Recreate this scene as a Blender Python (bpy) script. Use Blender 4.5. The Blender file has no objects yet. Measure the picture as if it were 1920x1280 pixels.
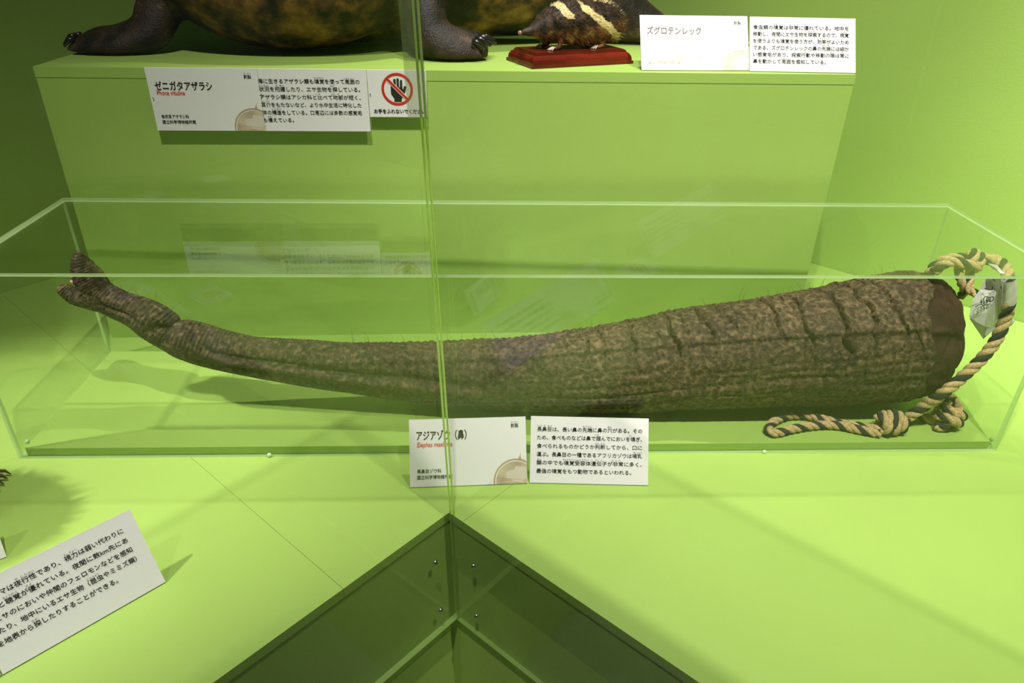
import bpy, bmesh, math, random
import numpy as np
from mathutils import Vector, Matrix

# ------------------------------------------------------------------ camera, world, lights, exposure
SC = bpy.context.scene
COL = SC.collection
H = 0.85                                   # eye height above the display surface (z = 0)
FPX = 1346.7
PITCH, ROLL, YAW = math.radians(29.6), math.radians(1.2526), math.radians(2.699)
FWD = Vector((math.sin(YAW) * math.cos(PITCH), math.cos(YAW) * math.cos(PITCH), -math.sin(PITCH)))
_r = Vector((math.cos(YAW), -math.sin(YAW), 0))
_u = _r.cross(FWD)
RGT = math.cos(ROLL) * _r + math.sin(ROLL) * _u
UPV = -math.sin(ROLL) * _r + math.cos(ROLL) * _u
EYE = Vector((0, 0, H))
cam_d = bpy.data.cameras.new('camera')
cam_d.sensor_width = 36
cam_d.lens = FPX / 1920 * 36
cam_d.clip_start = 0.02
cam = bpy.data.objects.new('camera', cam_d)
COL.objects.link(cam)
cam.matrix_world = Matrix(((RGT.x, UPV.x, -FWD.x, 0), (RGT.y, UPV.y, -FWD.y, 0), (RGT.z, UPV.z, -FWD.z, H), (0, 0, 0, 1)))
SC.camera = cam

SC.view_settings.view_transform = 'Standard'
SC.view_settings.look = 'None'
SC.view_settings.gamma = 1
SC.view_settings.use_curve_mapping = False
SC.view_settings.exposure = -0.12
SC.cycles.transparent_max_bounces = 24
SC.cycles.max_bounces = 8
SC.cycles.diffuse_bounces = 4
SC.cycles.glossy_bounces = 5
SC.cycles.use_denoising = True
SC.cycles.sample_clamp_indirect = 6

world = bpy.data.worlds.new('gallery_dimness')
SC.world = world
world.use_nodes = True
world.node_tree.nodes['Background'].inputs[0].default_value = (0.75, 0.8, 0.7, 1)
world.node_tree.nodes['Background'].inputs[1].default_value = 0.045

def spot(name, loc, aim, watts, angle=70, blend=0.6, radius=0.04, col=(1, 0.955, 0.88)):
    d = bpy.data.lights.new(name, 'SPOT')
    d.energy = watts; d.spot_size = math.radians(angle); d.spot_blend = blend
    d.shadow_soft_size = radius; d.color = col
    o = bpy.data.objects.new(name, d)
    COL.objects.link(o)
    o.location = loc
    o.rotation_euler = (Vector(aim) - Vector(loc)).to_track_quat('-Z', 'Y').to_euler()
    return o
spot('spotlight_over_visitor', (-0.14, -0.05, 3.0), (0.25, 1.0, 0), 320, 76, 1.0, 0.03)
spot('spotlight_right_front', (0.75, -0.05, 2.9), (0.90, 1.35, 0.45), 400, 60, 1.0, 0.03)
spot('spotlight_rear_track', (0.25, 1.80, 2.6), (0.1, 1.25, 0), 160, 56, 1.0, 0.035)
spot('spotlight_left_arm', (-2.1, 0.7, 2.3), (-0.85, 1.0, 0), 330, 27, 0.8, 0.05)
spot('fill_left_front', (-1.5, -0.6, 2.8), (-0.95, 0.15, 0), 210, 36, 1.0, 0.04)  # added fill that brightens the left arm labels and their mirror images
spot('spotlight_right_wall', (1.4, 0.4, 2.9), (1.85, 1.30, 0.5), 850, 42, 1.0, 0.06)

# ------------------------------------------------------------------ maths helpers
def pix(u, v):
    return (u - 960) / FPX * RGT - (v - 640) / FPX * UPV + FWD
def on_ground(u, v, z=0.0):                # photo pixel -> point on the horizontal plane z
    d = pix(u, v); return EYE + d * ((z - H) / d.z)
def at_depth(u, v, y):                     # photo pixel -> point in the upright plane at depth y
    d = pix(u, v); return EYE + d * (y / d.y)

def hash3(ix, iy, iz, seed):
    h = (ix * 374761393 + iy * 668265263 + iz * 2147483647 + seed * 974634541) & 0xFFFFFFFF
    h = ((h ^ (h >> 13)) * 1274126177) & 0xFFFFFFFF
    h = (h ^ (h >> 16)) & 0xFFFFFFFF
    return h.astype(np.float64) / 4294967295.0
def vnoise(x, y, z, seed=0):               # smooth value noise in -1..1
    x, y, z = np.broadcast_arrays(np.asarray(x, float), np.asarray(y, float), np.asarray(z, float))
    ix, iy, iz = (np.floor(a).astype(np.int64) for a in (x, y, z))
    fx, fy, fz = x - ix, y - iy, z - iz
    fx, fy, fz = (f * f * (3 - 2 * f) for f in (fx, fy, fz))
    r = 0
    for dx in (0, 1):
        for dy in (0, 1):
            for dz in (0, 1):
                w = (fx if dx else 1 - fx) * (fy if dy else 1 - fy) * (fz if dz else 1 - fz)
                r = r + w * hash3(ix + dx, iy + dy, iz + dz, seed)
    return r * 2 - 1
def fnoise(x, y, z, seed=0, octv=3):
    r, a = 0, 1.0
    for k in range(octv):
        r = r + a * vnoise(x * 2 ** k, y * 2 ** k, z * 2 ** k, seed + k); a *= 0.5
    return r / 1.75

# ------------------------------------------------------------------ material helpers
def new_mat(name):
    m = bpy.data.materials.new(name); m.use_nodes = True
    nt = m.node_tree
    for n in list(nt.nodes): nt.nodes.remove(n)
    out = nt.nodes.new('ShaderNodeOutputMaterial')
    return m, nt, out
def N(nt, kind, **kw):
    n = nt.nodes.new(kind)
    for k, v in kw.items():
        if k.startswith('i_'):
            key = k[2:]
            n.inputs[int(key) if key.isdigit() else key.replace('_', ' ')].default_value = v
        else: setattr(n, k, v)
    return n
def ramp(nt, fac, stops):
    r = nt.nodes.new('ShaderNodeValToRGB')
    el = r.color_ramp.elements
    while len(el) < len(stops): el.new(0.5)
    for e, (p, c) in zip(el, stops):
        e.position = p; e.color = (*c, 1)
    nt.links.new(fac, r.inputs[0])
    return r.outputs[0]
def principled(name, col, rough=0.6, spec=0.5, metal=0.0, noise=0.0, nscale=30, bump=0.0, bscale=200):
    m, nt, out = new_mat(name)
    b = N(nt, 'ShaderNodeBsdfPrincipled')
    b.inputs['Roughness'].default_value = rough
    b.inputs['Specular IOR Level'].default_value = spec
    b.inputs['Metallic'].default_value = metal
    b.inputs['Base Color'].default_value = (*col, 1)
    tc = N(nt, 'ShaderNodeTexCoord')
    if noise:
        t = N(nt, 'ShaderNodeTexNoise'); t.inputs['Scale'].default_value = nscale; t.inputs['Detail'].default_value = 5
        nt.links.new(tc.outputs['Object'], t.inputs['Vector'])
        c = ramp(nt, t.outputs['Fac'], [(0.3, tuple(v * (1 - noise) for v in col)), (0.7, tuple(min(1, v * (1 + noise)) for v in col))])
        nt.links.new(c, b.inputs['Base Color'])
    if bump:
        t2 = N(nt, 'ShaderNodeTexNoise'); t2.inputs['Scale'].default_value = bscale; t2.inputs['Detail'].default_value = 3
        nt.links.new(tc.outputs['Object'], t2.inputs['Vector'])
        bp = N(nt, 'ShaderNodeBump'); bp.inputs['Strength'].default_value = bump; bp.inputs['Distance'].default_value = 0.002
        nt.links.new(t2.outputs['Fac'], bp.inputs['Height'])
        nt.links.new(bp.outputs[0], b.inputs['Normal'])
    nt.links.new(b.outputs[0], out.inputs[0])
    return m
def acrylic(name, tint, f0=0.035, rough=0.0):
    # clear sheet: what passes straight through + a mirror reflection that grows at grazing angles
    m, nt, out = new_mat(name)
    tr = N(nt, 'ShaderNodeBsdfTransparent'); tr.inputs[0].default_value = (*tint, 1)
    gl = N(nt, 'ShaderNodeBsdfGlossy'); gl.inputs['Roughness'].default_value = rough; gl.inputs[0].default_value = (1, 1, 1, 1)
    ge = N(nt, 'ShaderNodeNewGeometry')
    dt = N(nt, 'ShaderNodeVectorMath', operation='DOT_PRODUCT')
    nt.links.new(ge.outputs['Incoming'], dt.inputs[0]); nt.links.new(ge.outputs['Normal'], dt.inputs[1])
    ab = N(nt, 'ShaderNodeMath', operation='ABSOLUTE'); nt.links.new(dt.outputs['Value'], ab.inputs[0])
    om = N(nt, 'ShaderNodeMath', operation='SUBTRACT'); om.inputs[0].default_value = 1; nt.links.new(ab.outputs[0], om.inputs[1])
    pw = N(nt, 'ShaderNodeMath', operation='POWER'); nt.links.new(om.outputs[0], pw.inputs[0]); pw.inputs[1].default_value = 5
    ma = N(nt, 'ShaderNodeMath', operation='MULTIPLY_ADD'); nt.links.new(pw.outputs[0], ma.inputs[0])
    ma.inputs[1].default_value = 1 - f0; ma.inputs[2].default_value = f0
    mx = N(nt, 'ShaderNodeMixShader')
    nt.links.new(ma.outputs[0], mx.inputs[0]); nt.links.new(tr.outputs[0], mx.inputs[1]); nt.links.new(gl.outputs[0], mx.inputs[2])
    nt.links.new(mx.outputs[0], out.inputs[0])
    return m
def edge_mat(name, col, through=0.5, tint=(0.85, 1.0, 0.7)):
    # acrylic edge: partly clear, its bright colour stands in for light piped inside
    m, nt, out = new_mat(name)
    d = N(nt, 'ShaderNodeBsdfDiffuse'); d.inputs[0].default_value = (*col, 1)
    l = N(nt, 'ShaderNodeBsdfTranslucent'); l.inputs[0].default_value = (*col, 1)
    t = N(nt, 'ShaderNodeBsdfTransparent'); t.inputs[0].default_value = (*tint, 1)
    a = N(nt, 'ShaderNodeMixShader'); a.inputs[0].default_value = 0.5
    c = N(nt, 'ShaderNodeMixShader'); c.inputs[0].default_value = through
    g = N(nt, 'ShaderNodeBsdfGlossy'); g.inputs['Roughness'].default_value = 0.15
    b = N(nt, 'ShaderNodeMixShader'); b.inputs[0].default_value = 0.15
    nt.links.new(d.outputs[0], a.inputs[1]); nt.links.new(l.outputs[0], a.inputs[2])
    nt.links.new(a.outputs[0], c.inputs[1]); nt.links.new(t.outputs[0], c.inputs[2])
    nt.links.new(c.outputs[0], b.inputs[1]); nt.links.new(g.outputs[0], b.inputs[2])
    nt.links.new(b.outputs[0], out.inputs[0])
    return m

LIME = (0.315, 0.47, 0.10)
M_lime = principled('lime_paint', LIME, 0.55, 0.25, noise=0.03, nscale=4, bump=0.12, bscale=350)
M_wall = principled('lime_wall_paint', LIME, 0.7, 0.2, noise=0.03, nscale=2, bump=0.15, bscale=250)
M_floor = principled('dark_floor', (0.055, 0.075, 0.035), 0.6, noise=0.2)
M_white = principled('white_card', (0.74, 0.73, 0.73), 0.55, 0.2)
M_ink = principled('black_ink', (0.012, 0.011, 0.010), 0.6, 0.2)
M_grayink = principled('grey_ink', (0.20, 0.185, 0.17), 0.6, 0.2)
M_red = principled('red_ink', (0.62, 0.05, 0.015), 0.6, 0.2)
M_pinkink = principled('pale_pink_ink', (0.70, 0.58, 0.54), 0.6, 0.2)
M_signred = principled('sign_red', (0.55, 0.012, 0.008), 0.5, 0.3)
M_globe = principled('beige_print', (0.50, 0.42, 0.29), 0.6, 0.2, noise=0.25, nscale=40)
M_globe_dark = principled('beige_print_dark', (0.42, 0.32, 0.19), 0.6, 0.2)
M_globe_pale = principled('pale_print', (0.60, 0.55, 0.46), 0.6, 0.2)
M_acr = acrylic('clear_acrylic', (0.985, 0.995, 0.985), 0.042)
M_acr_case = acrylic('case_acrylic', (0.985, 0.995, 0.985), 0.028)
M_edge = edge_mat('acrylic_edge', (0.80, 0.95, 0.58), 0.35)
M_edge_dk = edge_mat('barrier_edge', (0.62, 0.88, 0.28), 0.40)
M_glint = edge_mat('glint_strip', (0.80, 0.98, 0.30), 0.0)  # bright colour for the painted glint on the barrier corner
M_steel = principled('screw_steel', (0.75, 0.75, 0.74), 0.2, 0.5, 1.0)
M_clear_knob = principled('clear_knob', (0.50, 0.66, 0.34), 0.1, 0.6)

# ------------------------------------------------------------------ object helpers
def mesh_obj(name, verts, faces, mat, parent=None, smooth=False, matrix=None):
    me = bpy.data.meshes.new(name)
    me.from_pydata([tuple(v) for v in verts], [], [tuple(f) for f in faces])
    me.validate(); me.update()
    mats = mat if isinstance(mat, (list, tuple)) else [mat]
    for m in mats: me.materials.append(m)
    if smooth: me.polygons.foreach_set('use_smooth', [True] * len(me.polygons))
    o = bpy.data.objects.new(name, me)
    COL.objects.link(o)
    if parent: o.parent = parent
    if matrix is not None: o.matrix_world = matrix
    return o
def thing(name, label, cat, loc=(0, 0, 0), group=None, matrix=None):
    o = bpy.data.objects.new(name, None); COL.objects.link(o)
    o.empty_display_size = 0.05
    if matrix is not None: o.matrix_world = matrix
    else: o.location = loc
    return tag(o, label, cat, group)
def tag(o, label, cat, group=None):
    o['label'] = label; o['category'] = cat
    if group: o['group'] = group
    return o
class MB:                                     # collects geometry for one mesh
    def __init__(s): s.v = []; s.f = []
    def add(s, v, f):
        n = len(s.v); s.v += [tuple(p) for p in v]; s.f += [tuple(i + n for i in q) for q in f]; return s
    def prism(s, poly, z0, z1):
        n = len(poly)
        v = [(x, y, z0) for x, y in poly] + [(x, y, z1) for x, y in poly]
        f = [tuple(range(n))[::-1], tuple(range(n, 2 * n))] + [(i, (i + 1) % n, n + (i + 1) % n, n + i) for i in range(n)]
        return s.add(v, f)
    def box(s, a, b):
        x0, y0, z0 = a; x1, y1, z1 = b
        return s.prism([(x0, y0), (x1, y0), (x1, y1), (x0, y1)], z0, z1)
    def sweep(s, pts, rad, n=12, cap=True, flat=None, ref=None):
        P = [Vector(p) for p in pts]; rings = []
        nrm = None
        for i, p in enumerate(P):
            t = (P[min(i + 1, len(P) - 1)] - P[max(i - 1, 0)]).normalized()
            if nrm is None:
                a = Vector(ref) if ref else (Vector((0, 0, 1)) if abs(t.z) < 0.9 else Vector((1, 0, 0)))
                nrm = (a - t * a.dot(t)).normalized()
            else: nrm = (nrm - t * nrm.dot(t)).normalized()
            b = t.cross(nrm)
            r = rad[i] if hasattr(rad, '__len__') else rad
            ra, rb = r if hasattr(r, '__len__') else (r, r)
            rings.append([p + nrm * (ra * math.cos(2 * math.pi * k / n)) + b * (rb * math.sin(2 * math.pi * k / n)) for k in range(n)])
        v = [q for r in rings for q in r]; f = []
        for i in range(len(P) - 1):
            for k in range(n):
                f.append((i * n + k, i * n + (k + 1) % n, (i + 1) * n + (k + 1) % n, (i + 1) * n + k))
        if cap:
            f.append(tuple(range(n))[::-1]); f.append(tuple((len(P) - 1) * n + k for k in range(n)))
        return s.add(v, f)
    def ball(s, c, r, nu=12, nv=8):
        rx, ry, rz = r if hasattr(r, '__len__') else (r, r, r)
        v = [(c[0], c[1], c[2] - rz)]
        for j in range(1, nv):
            a = -math.pi / 2 + math.pi * j / nv
            for k in range(nu):
                b = 2 * math.pi * k / nu
                v.append((c[0] + rx * math.cos(a) * math.cos(b), c[1] + ry * math.cos(a) * math.sin(b), c[2] + rz * math.sin(a)))
        v.append((c[0], c[1], c[2] + rz)); f = []
        for k in range(nu):
            f.append((0, 1 + (k + 1) % nu, 1 + k)); f.append((len(v) - 1, 1 + (nv - 2) * nu + k, 1 + (nv - 2) * nu + (k + 1) % nu))
        for j in range(nv - 2):
            for k in range(nu):
                a = 1 + j * nu
                f.append((a + k, a + (k + 1) % nu, a + nu + (k + 1) % nu, a + nu + k))
        return s.add(v, f)
    def build(s, name, mat, parent=None, smooth=False): return mesh_obj(name, s.v, s.f, mat, parent, smooth)
def bevel(o, w, seg=2):
    m = o.modifiers.new('bevel', 'BEVEL'); m.width = w; m.segments = seg; m.limit_method = 'ANGLE'
    return o
def crom(pts, n):                              # Catmull-Rom through points, n samples per span
    P = [np.array(p, float) for p in pts]
    P = [2 * P[0] - P[1]] + P + [2 * P[-1] - P[-2]]
    out = []
    for i in range(1, len(P) - 2):
        a, b, c, d = P[i - 1:i + 3]
        for k in range(n):
            t = k / n
            out.append(0.5 * (2 * b + (c - a) * t + (2 * a - 5 * b + 4 * c - d) * t * t + (3 * b - a - 3 * c + d) * t ** 3))
    out.append(P[-2]); return np.array(out)

# ------------------------------------------------------------------ layout
G0 = Vector((-0.0568, 0.9124, 0))                                  # inner corner of the V-shaped platform
DL = Vector((-0.6866, -0.7270, 0)); DR = Vector((0.7244, -0.6893, 0))   # along its two front edges
PL = Vector((-0.7270, 0.6866, 0)); PR = Vector((0.6893, 0.7244, 0))     # from the edges towards the walls
LEAN = Vector((-0.0315, -0.0029, 1.0))
FLOOR_Z = -0.62

# walls and floor
wl = Vector((-1.1797, 1.8558, 0)); wr = Vector((0.9939, 1.976, 0))
# rear corner = intersection of the two wall lines
a = np.array([[-DL.x, DR.x], [-DL.y, DR.y]]); s = np.linalg.solve(a, np.array([wr.x - wl.x, wr.y - wl.y]))
CORNER = wl - DL * s[0]
def wall(name, p, d, length, out):
    q = p + d * length
    t = out * 0.06
    o = MB().prism([(p.x, p.y), (q.x, q.y), (q.x + t.x, q.y + t.y), (p.x + t.x, p.y + t.y)], FLOOR_Z, 2.3).build(name, M_wall)
    o['kind'] = 'structure'; return o
wall('wall_left', CORNER - DL * 0.06, DL, 4.2, PL)
wall('wall_right', CORNER - DR * 0.06, DR, 4.2, PR)
o = MB().box((-4.5, -3.2, FLOOR_Z - 0.05), (4.5, 3.6, FLOOR_Z)).build('floor', M_floor); o['kind'] = 'structure'

# V-shaped display platform
plat = thing('display_platform', 'low lime green V-shaped display platform under the acrylic case, notched towards the visitor', 'platform', (0, 0, FLOOR_Z))
def vp(p): return (p.x, p.y)
def pp(along, perp, side):
    d, q = (DL, PL) if side == 'L' else (DR, PR)
    return G0 + d * along + q * perp
def depth_to_wall(side):
    d, q = (DL, PL) if side == 'L' else (DR, PR)
    return ((wl if side == 'L' else wr) - G0).dot(q)
WL, WR = depth_to_wall('L') - 0.002, depth_to_wall('R') - 0.002
ARM = 2.6
def lift(b): return [(x, y, z - FLOOR_Z) for x, y, z in b]
def part(mb, name, mat, parent):
    mb.v = [(x, y, z - FLOOR_Z) for x, y, z in mb.v]
    return mb.build(name, mat, parent)
TT = 0.018
# three top boards with hairline joints (the joints are visible on both arms)
jl, jr = 0.219, 0.032
g = 0.0003
part(MB().prism([vp(pp(jl + g, 0, 'L')), vp(pp(jl + g, WL, 'L')), vp(pp(ARM, WL, 'L')), vp(pp(ARM, 0, 'L'))], -TT, 0), 'top_board', M_lime, plat)
part(MB().prism([vp(pp(jr + g, 0, 'R')), vp(pp(ARM, 0, 'R')), vp(pp(ARM, WR, 'R')), vp(pp(jr + g, WR, 'R'))], -TT, 0), 'top_board', M_lime, plat)
cw = CORNER - PL * 0.002 - PR * 0.002
part(MB().prism([vp(G0), vp(pp(jr - g, 0, 'R')), vp(pp(jr - g, WR, 'R')), vp(cw), vp(pp(jl - g, WL, 'L')), vp(pp(jl - g, 0, 'L'))], -TT, 0), 'top_board', M_lime, plat)
IN = 0.002
part(MB().prism([vp(pp(ARM, IN, 'L')), vp(pp(-0.02, IN, 'L')), vp(pp(-0.02, 0.05, 'L')), vp(pp(ARM, 0.05, 'L'))], FLOOR_Z, -TT), 'front_panel', M_lime, plat)
part(MB().prism([vp(pp(-0.02, IN, 'R')), vp(pp(ARM, IN, 'R')), vp(pp(ARM, 0.05, 'R')), vp(pp(-0.02, 0.05, 'R'))], FLOOR_Z, -TT), 'front_panel', M_lime, plat)

# tall plinth at the back
PA = 0.0242
PD = Vector((math.cos(PA), math.sin(PA), 0)); PNRM = Vector((math.sin(PA), -math.cos(PA), 0))
PORG = Vector((-0.1008, 1.5332, 0))
PZ = 0.6064
def plp(x, back): q = PORG + PD * x - PNRM * back; return (q.x, q.y)
plinth = thing('display_plinth', 'tall lime green box plinth standing behind the acrylic case, carrying the seal', 'plinth', (PORG.x, PORG.y, 0))
def ppart(mb, name, mat=M_lime):
    mb.v = [(x - PORG.x, y - PORG.y, z) for x, y, z in mb.v]
    return mb.build(name, mat, plinth)
X0, X1 = -0.8758 + 0.1008, 0.7822 + 0.1008
ppart(MB().prism([plp(X0, 0.001), plp(X1, 0.001), plp(X1, 0.52), plp(X0, 0.52)], 0.0, PZ - 0.0206), 'box_body')
ppart(MB().prism([plp(X0, 0), plp(X1, 0), plp(X1, 0.52), plp(X0, 0.52)], PZ - 0.020, PZ), 'top_board')

# ------------------------------------------------------------------ acrylic barrier panels in front of the visitor
ZB, ZT, TH = -0.245, 1.0, 0.011
def slab(origin, d, nrm, length, z0, z1, th, up=Vector((0, 0, 1)), start=0.0):
    # thin sheet; slot 0 = big faces, slot 1 = edges
    v = []
    for off in (0, th):
        for (l, z) in ((start, z0), (length, z0), (length, z1), (start, z1)):
            v.append(origin + d * l + up * z + nrm * off)
    f = [(0, 1, 2, 3), (7, 6, 5, 4), (0, 4, 5, 1), (1, 5, 6, 2), (2, 6, 7, 3), (3, 7, 4, 0)]
    return v, f
def sheet(name, args, mats, parent, **kw):
    v, f = slab(*args, **kw)
    o = mesh_obj(name, v, f, mats, parent)
    for i, p in enumerate(o.data.polygons): p.material_index = 0 if i < 2 or i == 5 else 1
    o.data.update()
    bm = bmesh.new(); bm.from_mesh(o.data); bmesh.ops.recalc_face_normals(bm, faces=bm.faces); bm.to_mesh(o.data); bm.free()
    return o
def screw(parent, pos, axis, r=0.0048):
    q = axis.to_track_quat('Z', 'Y').to_matrix()
    mb = MB()
    prof = [(0.0, 0.0), (1.0, 0.0), (1.0, 0.35), (0.8, 0.7), (0.45, 0.85), (0.42, 0.35), (0, 0.35)]
    n = 14
    v = []; f = []
    for (pr, ph) in prof:
        for k in range(n):
            a = 2 * math.pi * k / n
            v.append(pos + q @ Vector((pr * r * math.cos(a), pr * r * math.sin(a), ph * r)))
    for j in range(len(prof) - 1):
        for k in range(n): f.append((j * n + k, j * n + (k + 1) % n, (j + 1) * n + (k + 1) % n, (j + 1) * n + k))
    mb.add(v, f)
    return mb.build('screw', M_steel, parent, True)
tag_l = thing('barrier_panel', 'clear acrylic barrier sheet on the left, screwed to the left arm of the platform', 'acrylic panel')
tag_r = thing('barrier_panel', 'clear acrylic barrier sheet on the right, screwed to the right arm of the platform', 'acrylic panel')
GAP = 0.001
sheet('sheet', (G0 - PL * GAP, DL, -PL, 2.3, ZB, ZT, TH), [M_acr, M_edge_dk], tag_l, up=LEAN, start=0.0)
sheet('sheet', (G0 - PR * GAP, DR, -PR, 2.3, ZB, ZT, TH), [M_acr, M_edge_dk], tag_r, up=LEAN, start=TH + 0.0026)
for q in (0.0002, TH - 0.0024):
    v, f = slab(G0 - PL * (GAP + q), DL, -PL, 0.0004, ZB, ZT, 0.0022, up=LEAN, start=-0.0018)
    mesh_obj('edge_glint', v, f, M_glint, tag_l)  # bright strip painted in as the glint along the corner edge
for (al, z) in ((0.050, -0.069), (0.048, -0.188)):
    screw(tag_l, G0 + DL * al + LEAN * z - PL * (GAP + TH), -PL)
for (al, z) in ((0.066, -0.068), (0.066, -0.191)):
    screw(tag_r, G0 + DR * al + LEAN * z - PR * (GAP + TH), -PR)
# strip of clear tape stuck round the corner joint, high up
M_tape = acrylic('clear_tape', (0.66, 0.66, 0.58), 0.16, 0.4)
tz0, tz1 = 0.655, 0.985
tv = []
for z in (tz0, tz1):
    for (dd, al, q) in ((DL, 0.030, PL), (DL, TH + 0.0015, PL), (DR, 0.030, PR)):
        tv.append(G0 + dd * al - q * (GAP + TH + 0.0012) + LEAN * z)
tag(mesh_obj('adhesive_tape', tv, [(0, 1, 4, 3), (1, 2, 5, 4)], M_tape), 'grubby strip of clear tape over the upright joint of the two barrier sheets', 'tape')

# ------------------------------------------------------------------ acrylic case over the trunk
CX0, CX1, CY0, CY1, CZ = -0.8454, 0.9889, 1.0649, 1.4335, 0.3695
CT = 0.006
case = thing('acrylic_case', 'long clear acrylic case with a lime base board, covering the elephant trunk', 'display case', ((CX0 + CX1) / 2, (CY0 + CY1) / 2, 0))
co = Vector(case.location)
def case_box(name, a, b, axis):
    mb = MB().box(Vector(a) - co, Vector(b) - co)
    o = mb.build(name, [M_acr_case, M_edge], case)
    for p in o.data.polygons: p.material_index = 0 if abs(p.normal[axis]) > 0.9 else 1
    return o
case_box('front_pane', (CX0, CY0, 0.0005), (CX1, CY0 + CT, CZ - CT), 1)
case_box('back_pane', (CX0, CY1 - CT, 0.0005), (CX1, CY1, CZ - CT), 1)
case_box('side_pane', (CX0, CY0 + CT, 0.0005), (CX0 + CT, CY1 - CT, CZ - CT), 0)
case_box('side_pane', (CX1 - CT, CY0 + CT, 0.0005), (CX1, CY1 - CT, CZ - CT), 0)
case_box('top_pane', (CX0, CY0, CZ - CT), (CX1, CY1, CZ), 2)
BZ = 0.018
mb = MB().box(Vector((CX0 + 0.012, CY0 + CT + 0.0015, 0.0005)) - co, Vector((CX1 - 0.012, CY1 - CT - 0.006, BZ)) - co)
bevel(mb.build('base_board', M_lime, case), 0.001)
for (u, v) in ((505, 853), (1433, 847)):
    p = at_depth(u, v, CY0)
    mb = MB().ball(p - co, (0.0045, 0.004, 0.0045)); mb.build('knob', M_clear_knob, case, True)
for x, yy in ((CX0, 1.10), (CX1, 1.085)):
    mb = MB().ball(Vector((x, yy, 0.012)) - co, (0.004, 0.0045, 0.0045)); mb.build('knob', M_clear_knob, case, True)

# ------------------------------------------------------------------ lettering
def glyphs(text, size, offset=0.0, shear=0.0):
    c = bpy.data.curves.new('lettering', 'FONT')
    c.body = text; c.size = size; c.resolution_u = 2; c.fill_mode = 'FRONT' if hasattr(c, 'fill_mode') else c.fill_mode
    c.offset = offset; c.shear = shear
    o = bpy.data.objects.new('lettering', c); COL.objects.link(o)
    bpy.context.view_layer.update()
    me = bpy.data.meshes.new_from_object(o.evaluated_get(bpy.context.evaluated_depsgraph_get()))
    v = np.zeros(len(me.vertices) * 3); me.vertices.foreach_get('co', v); v = v.reshape(-1, 3)
    f = [tuple(p.vertices) for p in me.polygons]
    bpy.data.objects.remove(o); bpy.data.meshes.remove(me); bpy.data.curves.remove(c)
    return v, f
def write(mb, text, x, y, size, width=None, bold=0.0, shear=0.0, z=0.0005):
    # left edge x, baseline y, em size, total width
    v, f = glyphs(text, size, 0.0, shear)
    if not len(v): return
    x0, x1 = v[:, 0].min(), v[:, 0].max()
    k = width / (x1 - x0) if width else 1.0
    v = np.column_stack(((v[:, 0] - x0) * k + x, v[:, 1] + y, np.full(len(v), z)))
    for i, (ox, oy) in enumerate(((0, 0),) if not bold else ((-bold, 0), (bold, 0), (0, bold), (0, -bold))):
        mb.add((v + np.array([ox, oy, i * 0.00004])).tolist(), f)

def disc(cx, cy, r0, r1, z, n=48, a0=0, a1=2 * math.pi, clip=None):
    v = []; f = []
    for k in range(n + 1):
        a = a0 + (a1 - a0) * k / n
        for r in (r0, r1):
            x, y = cx + r * math.cos(a), cy + r * math.sin(a)
            if clip: x, y = min(max(x, clip[0]), clip[2]), min(max(y, clip[1]), clip[3])
            v.append((x, y, z))
    for k in range(n): f.append((2 * k, 2 * k + 1, 2 * k + 3, 2 * k + 2))
    return v, f

def card_matrix(bl, dirx, tilt):
    dx = Vector(dirx).normalized()
    back = -dx.cross(Vector((0, 0, 1)))                 # away from the reader
    up = Vector((0, 0, 1)) * math.cos(tilt) + back * math.sin(tilt)
    nr = dx.cross(up)
    return Matrix(((dx.x, up.x, nr.x, bl[0]), (dx.y, up.y, nr.y, bl[1]), (dx.z, up.z, nr.z, bl[2]), (0, 0, 0, 1)))

def board(root, w, h, th=0.003):
    o = MB().box((0, 0, -th), (w, h, 0)).build('board', M_white, root)
    return o
def easel(root, w, h, tilt, x0=0.25, x1=0.75):
    # foam wedge that props the leaning card
    zz = -0.003
    pts = []
    hb = h * 0.8
    # triangle in local y/z: foot of card, up the back, and the point straight below on the table
    ly, lz = hb * math.cos(tilt) ** 2, -hb * math.sin(tilt) * math.cos(tilt)
    foot = (hb - hb * math.cos(tilt) * math.cos(tilt), -hb * math.cos(tilt) * math.sin(tilt))
    v = []
    for x in (w * x0, w * x1):
        v += [(x, 0.003, zz), (x, hb, zz), (x, foot[0] + 0.003, zz + foot[1])]
    MB().add(v, [(0, 1, 2), (5, 4, 3), (0, 3, 4, 1), (1, 4, 5, 2), (2, 5, 3, 0)]).build('easel_back', M_white, root)

LINE_Y = [0.805, 0.680, 0.553, 0.428, 0.303, 0.178]
def text_card(name, label, group, matrix, lines, rubies, w=0.212, h=0.118, tilt=None, ink=M_ink, x0=0.045, x1=0.955, widths=None, pin=False):
    root = thing(name, label, 'label', group=group, matrix=matrix)
    board(root, w, h)
    if tilt is not None: easel(root, w, h, tilt)
    mb = MB()
    full = max(len(l) for l in lines)
    em = w * (x1 - x0) / full
    for i, l in enumerate(lines):
        wd = w * (x1 - x0) * (widths[i] if widths else min(1.0, len(l) / full))
        write(mb, l, w * x0, h * LINE_Y[i] - em * 0.35, em * 1.02, wd, bold=0.00012)
    mr = mb
    for (t, i, c, n) in rubies:
        l = lines[i]; fr = (widths[i] if widths else min(1.0, len(l) / full))
        adv = w * (x1 - x0) * fr / len(l)
        rw = min(adv * n * 0.95, em * 0.45 * len(t))
        write(mr, t, w * x0 + adv * c + (adv * n - rw) / 2, h * LINE_Y[i] + em * 0.58, em * 0.42, rw, z=0.0005)
    mb.build('lettering', ink, root)
    return root
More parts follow.
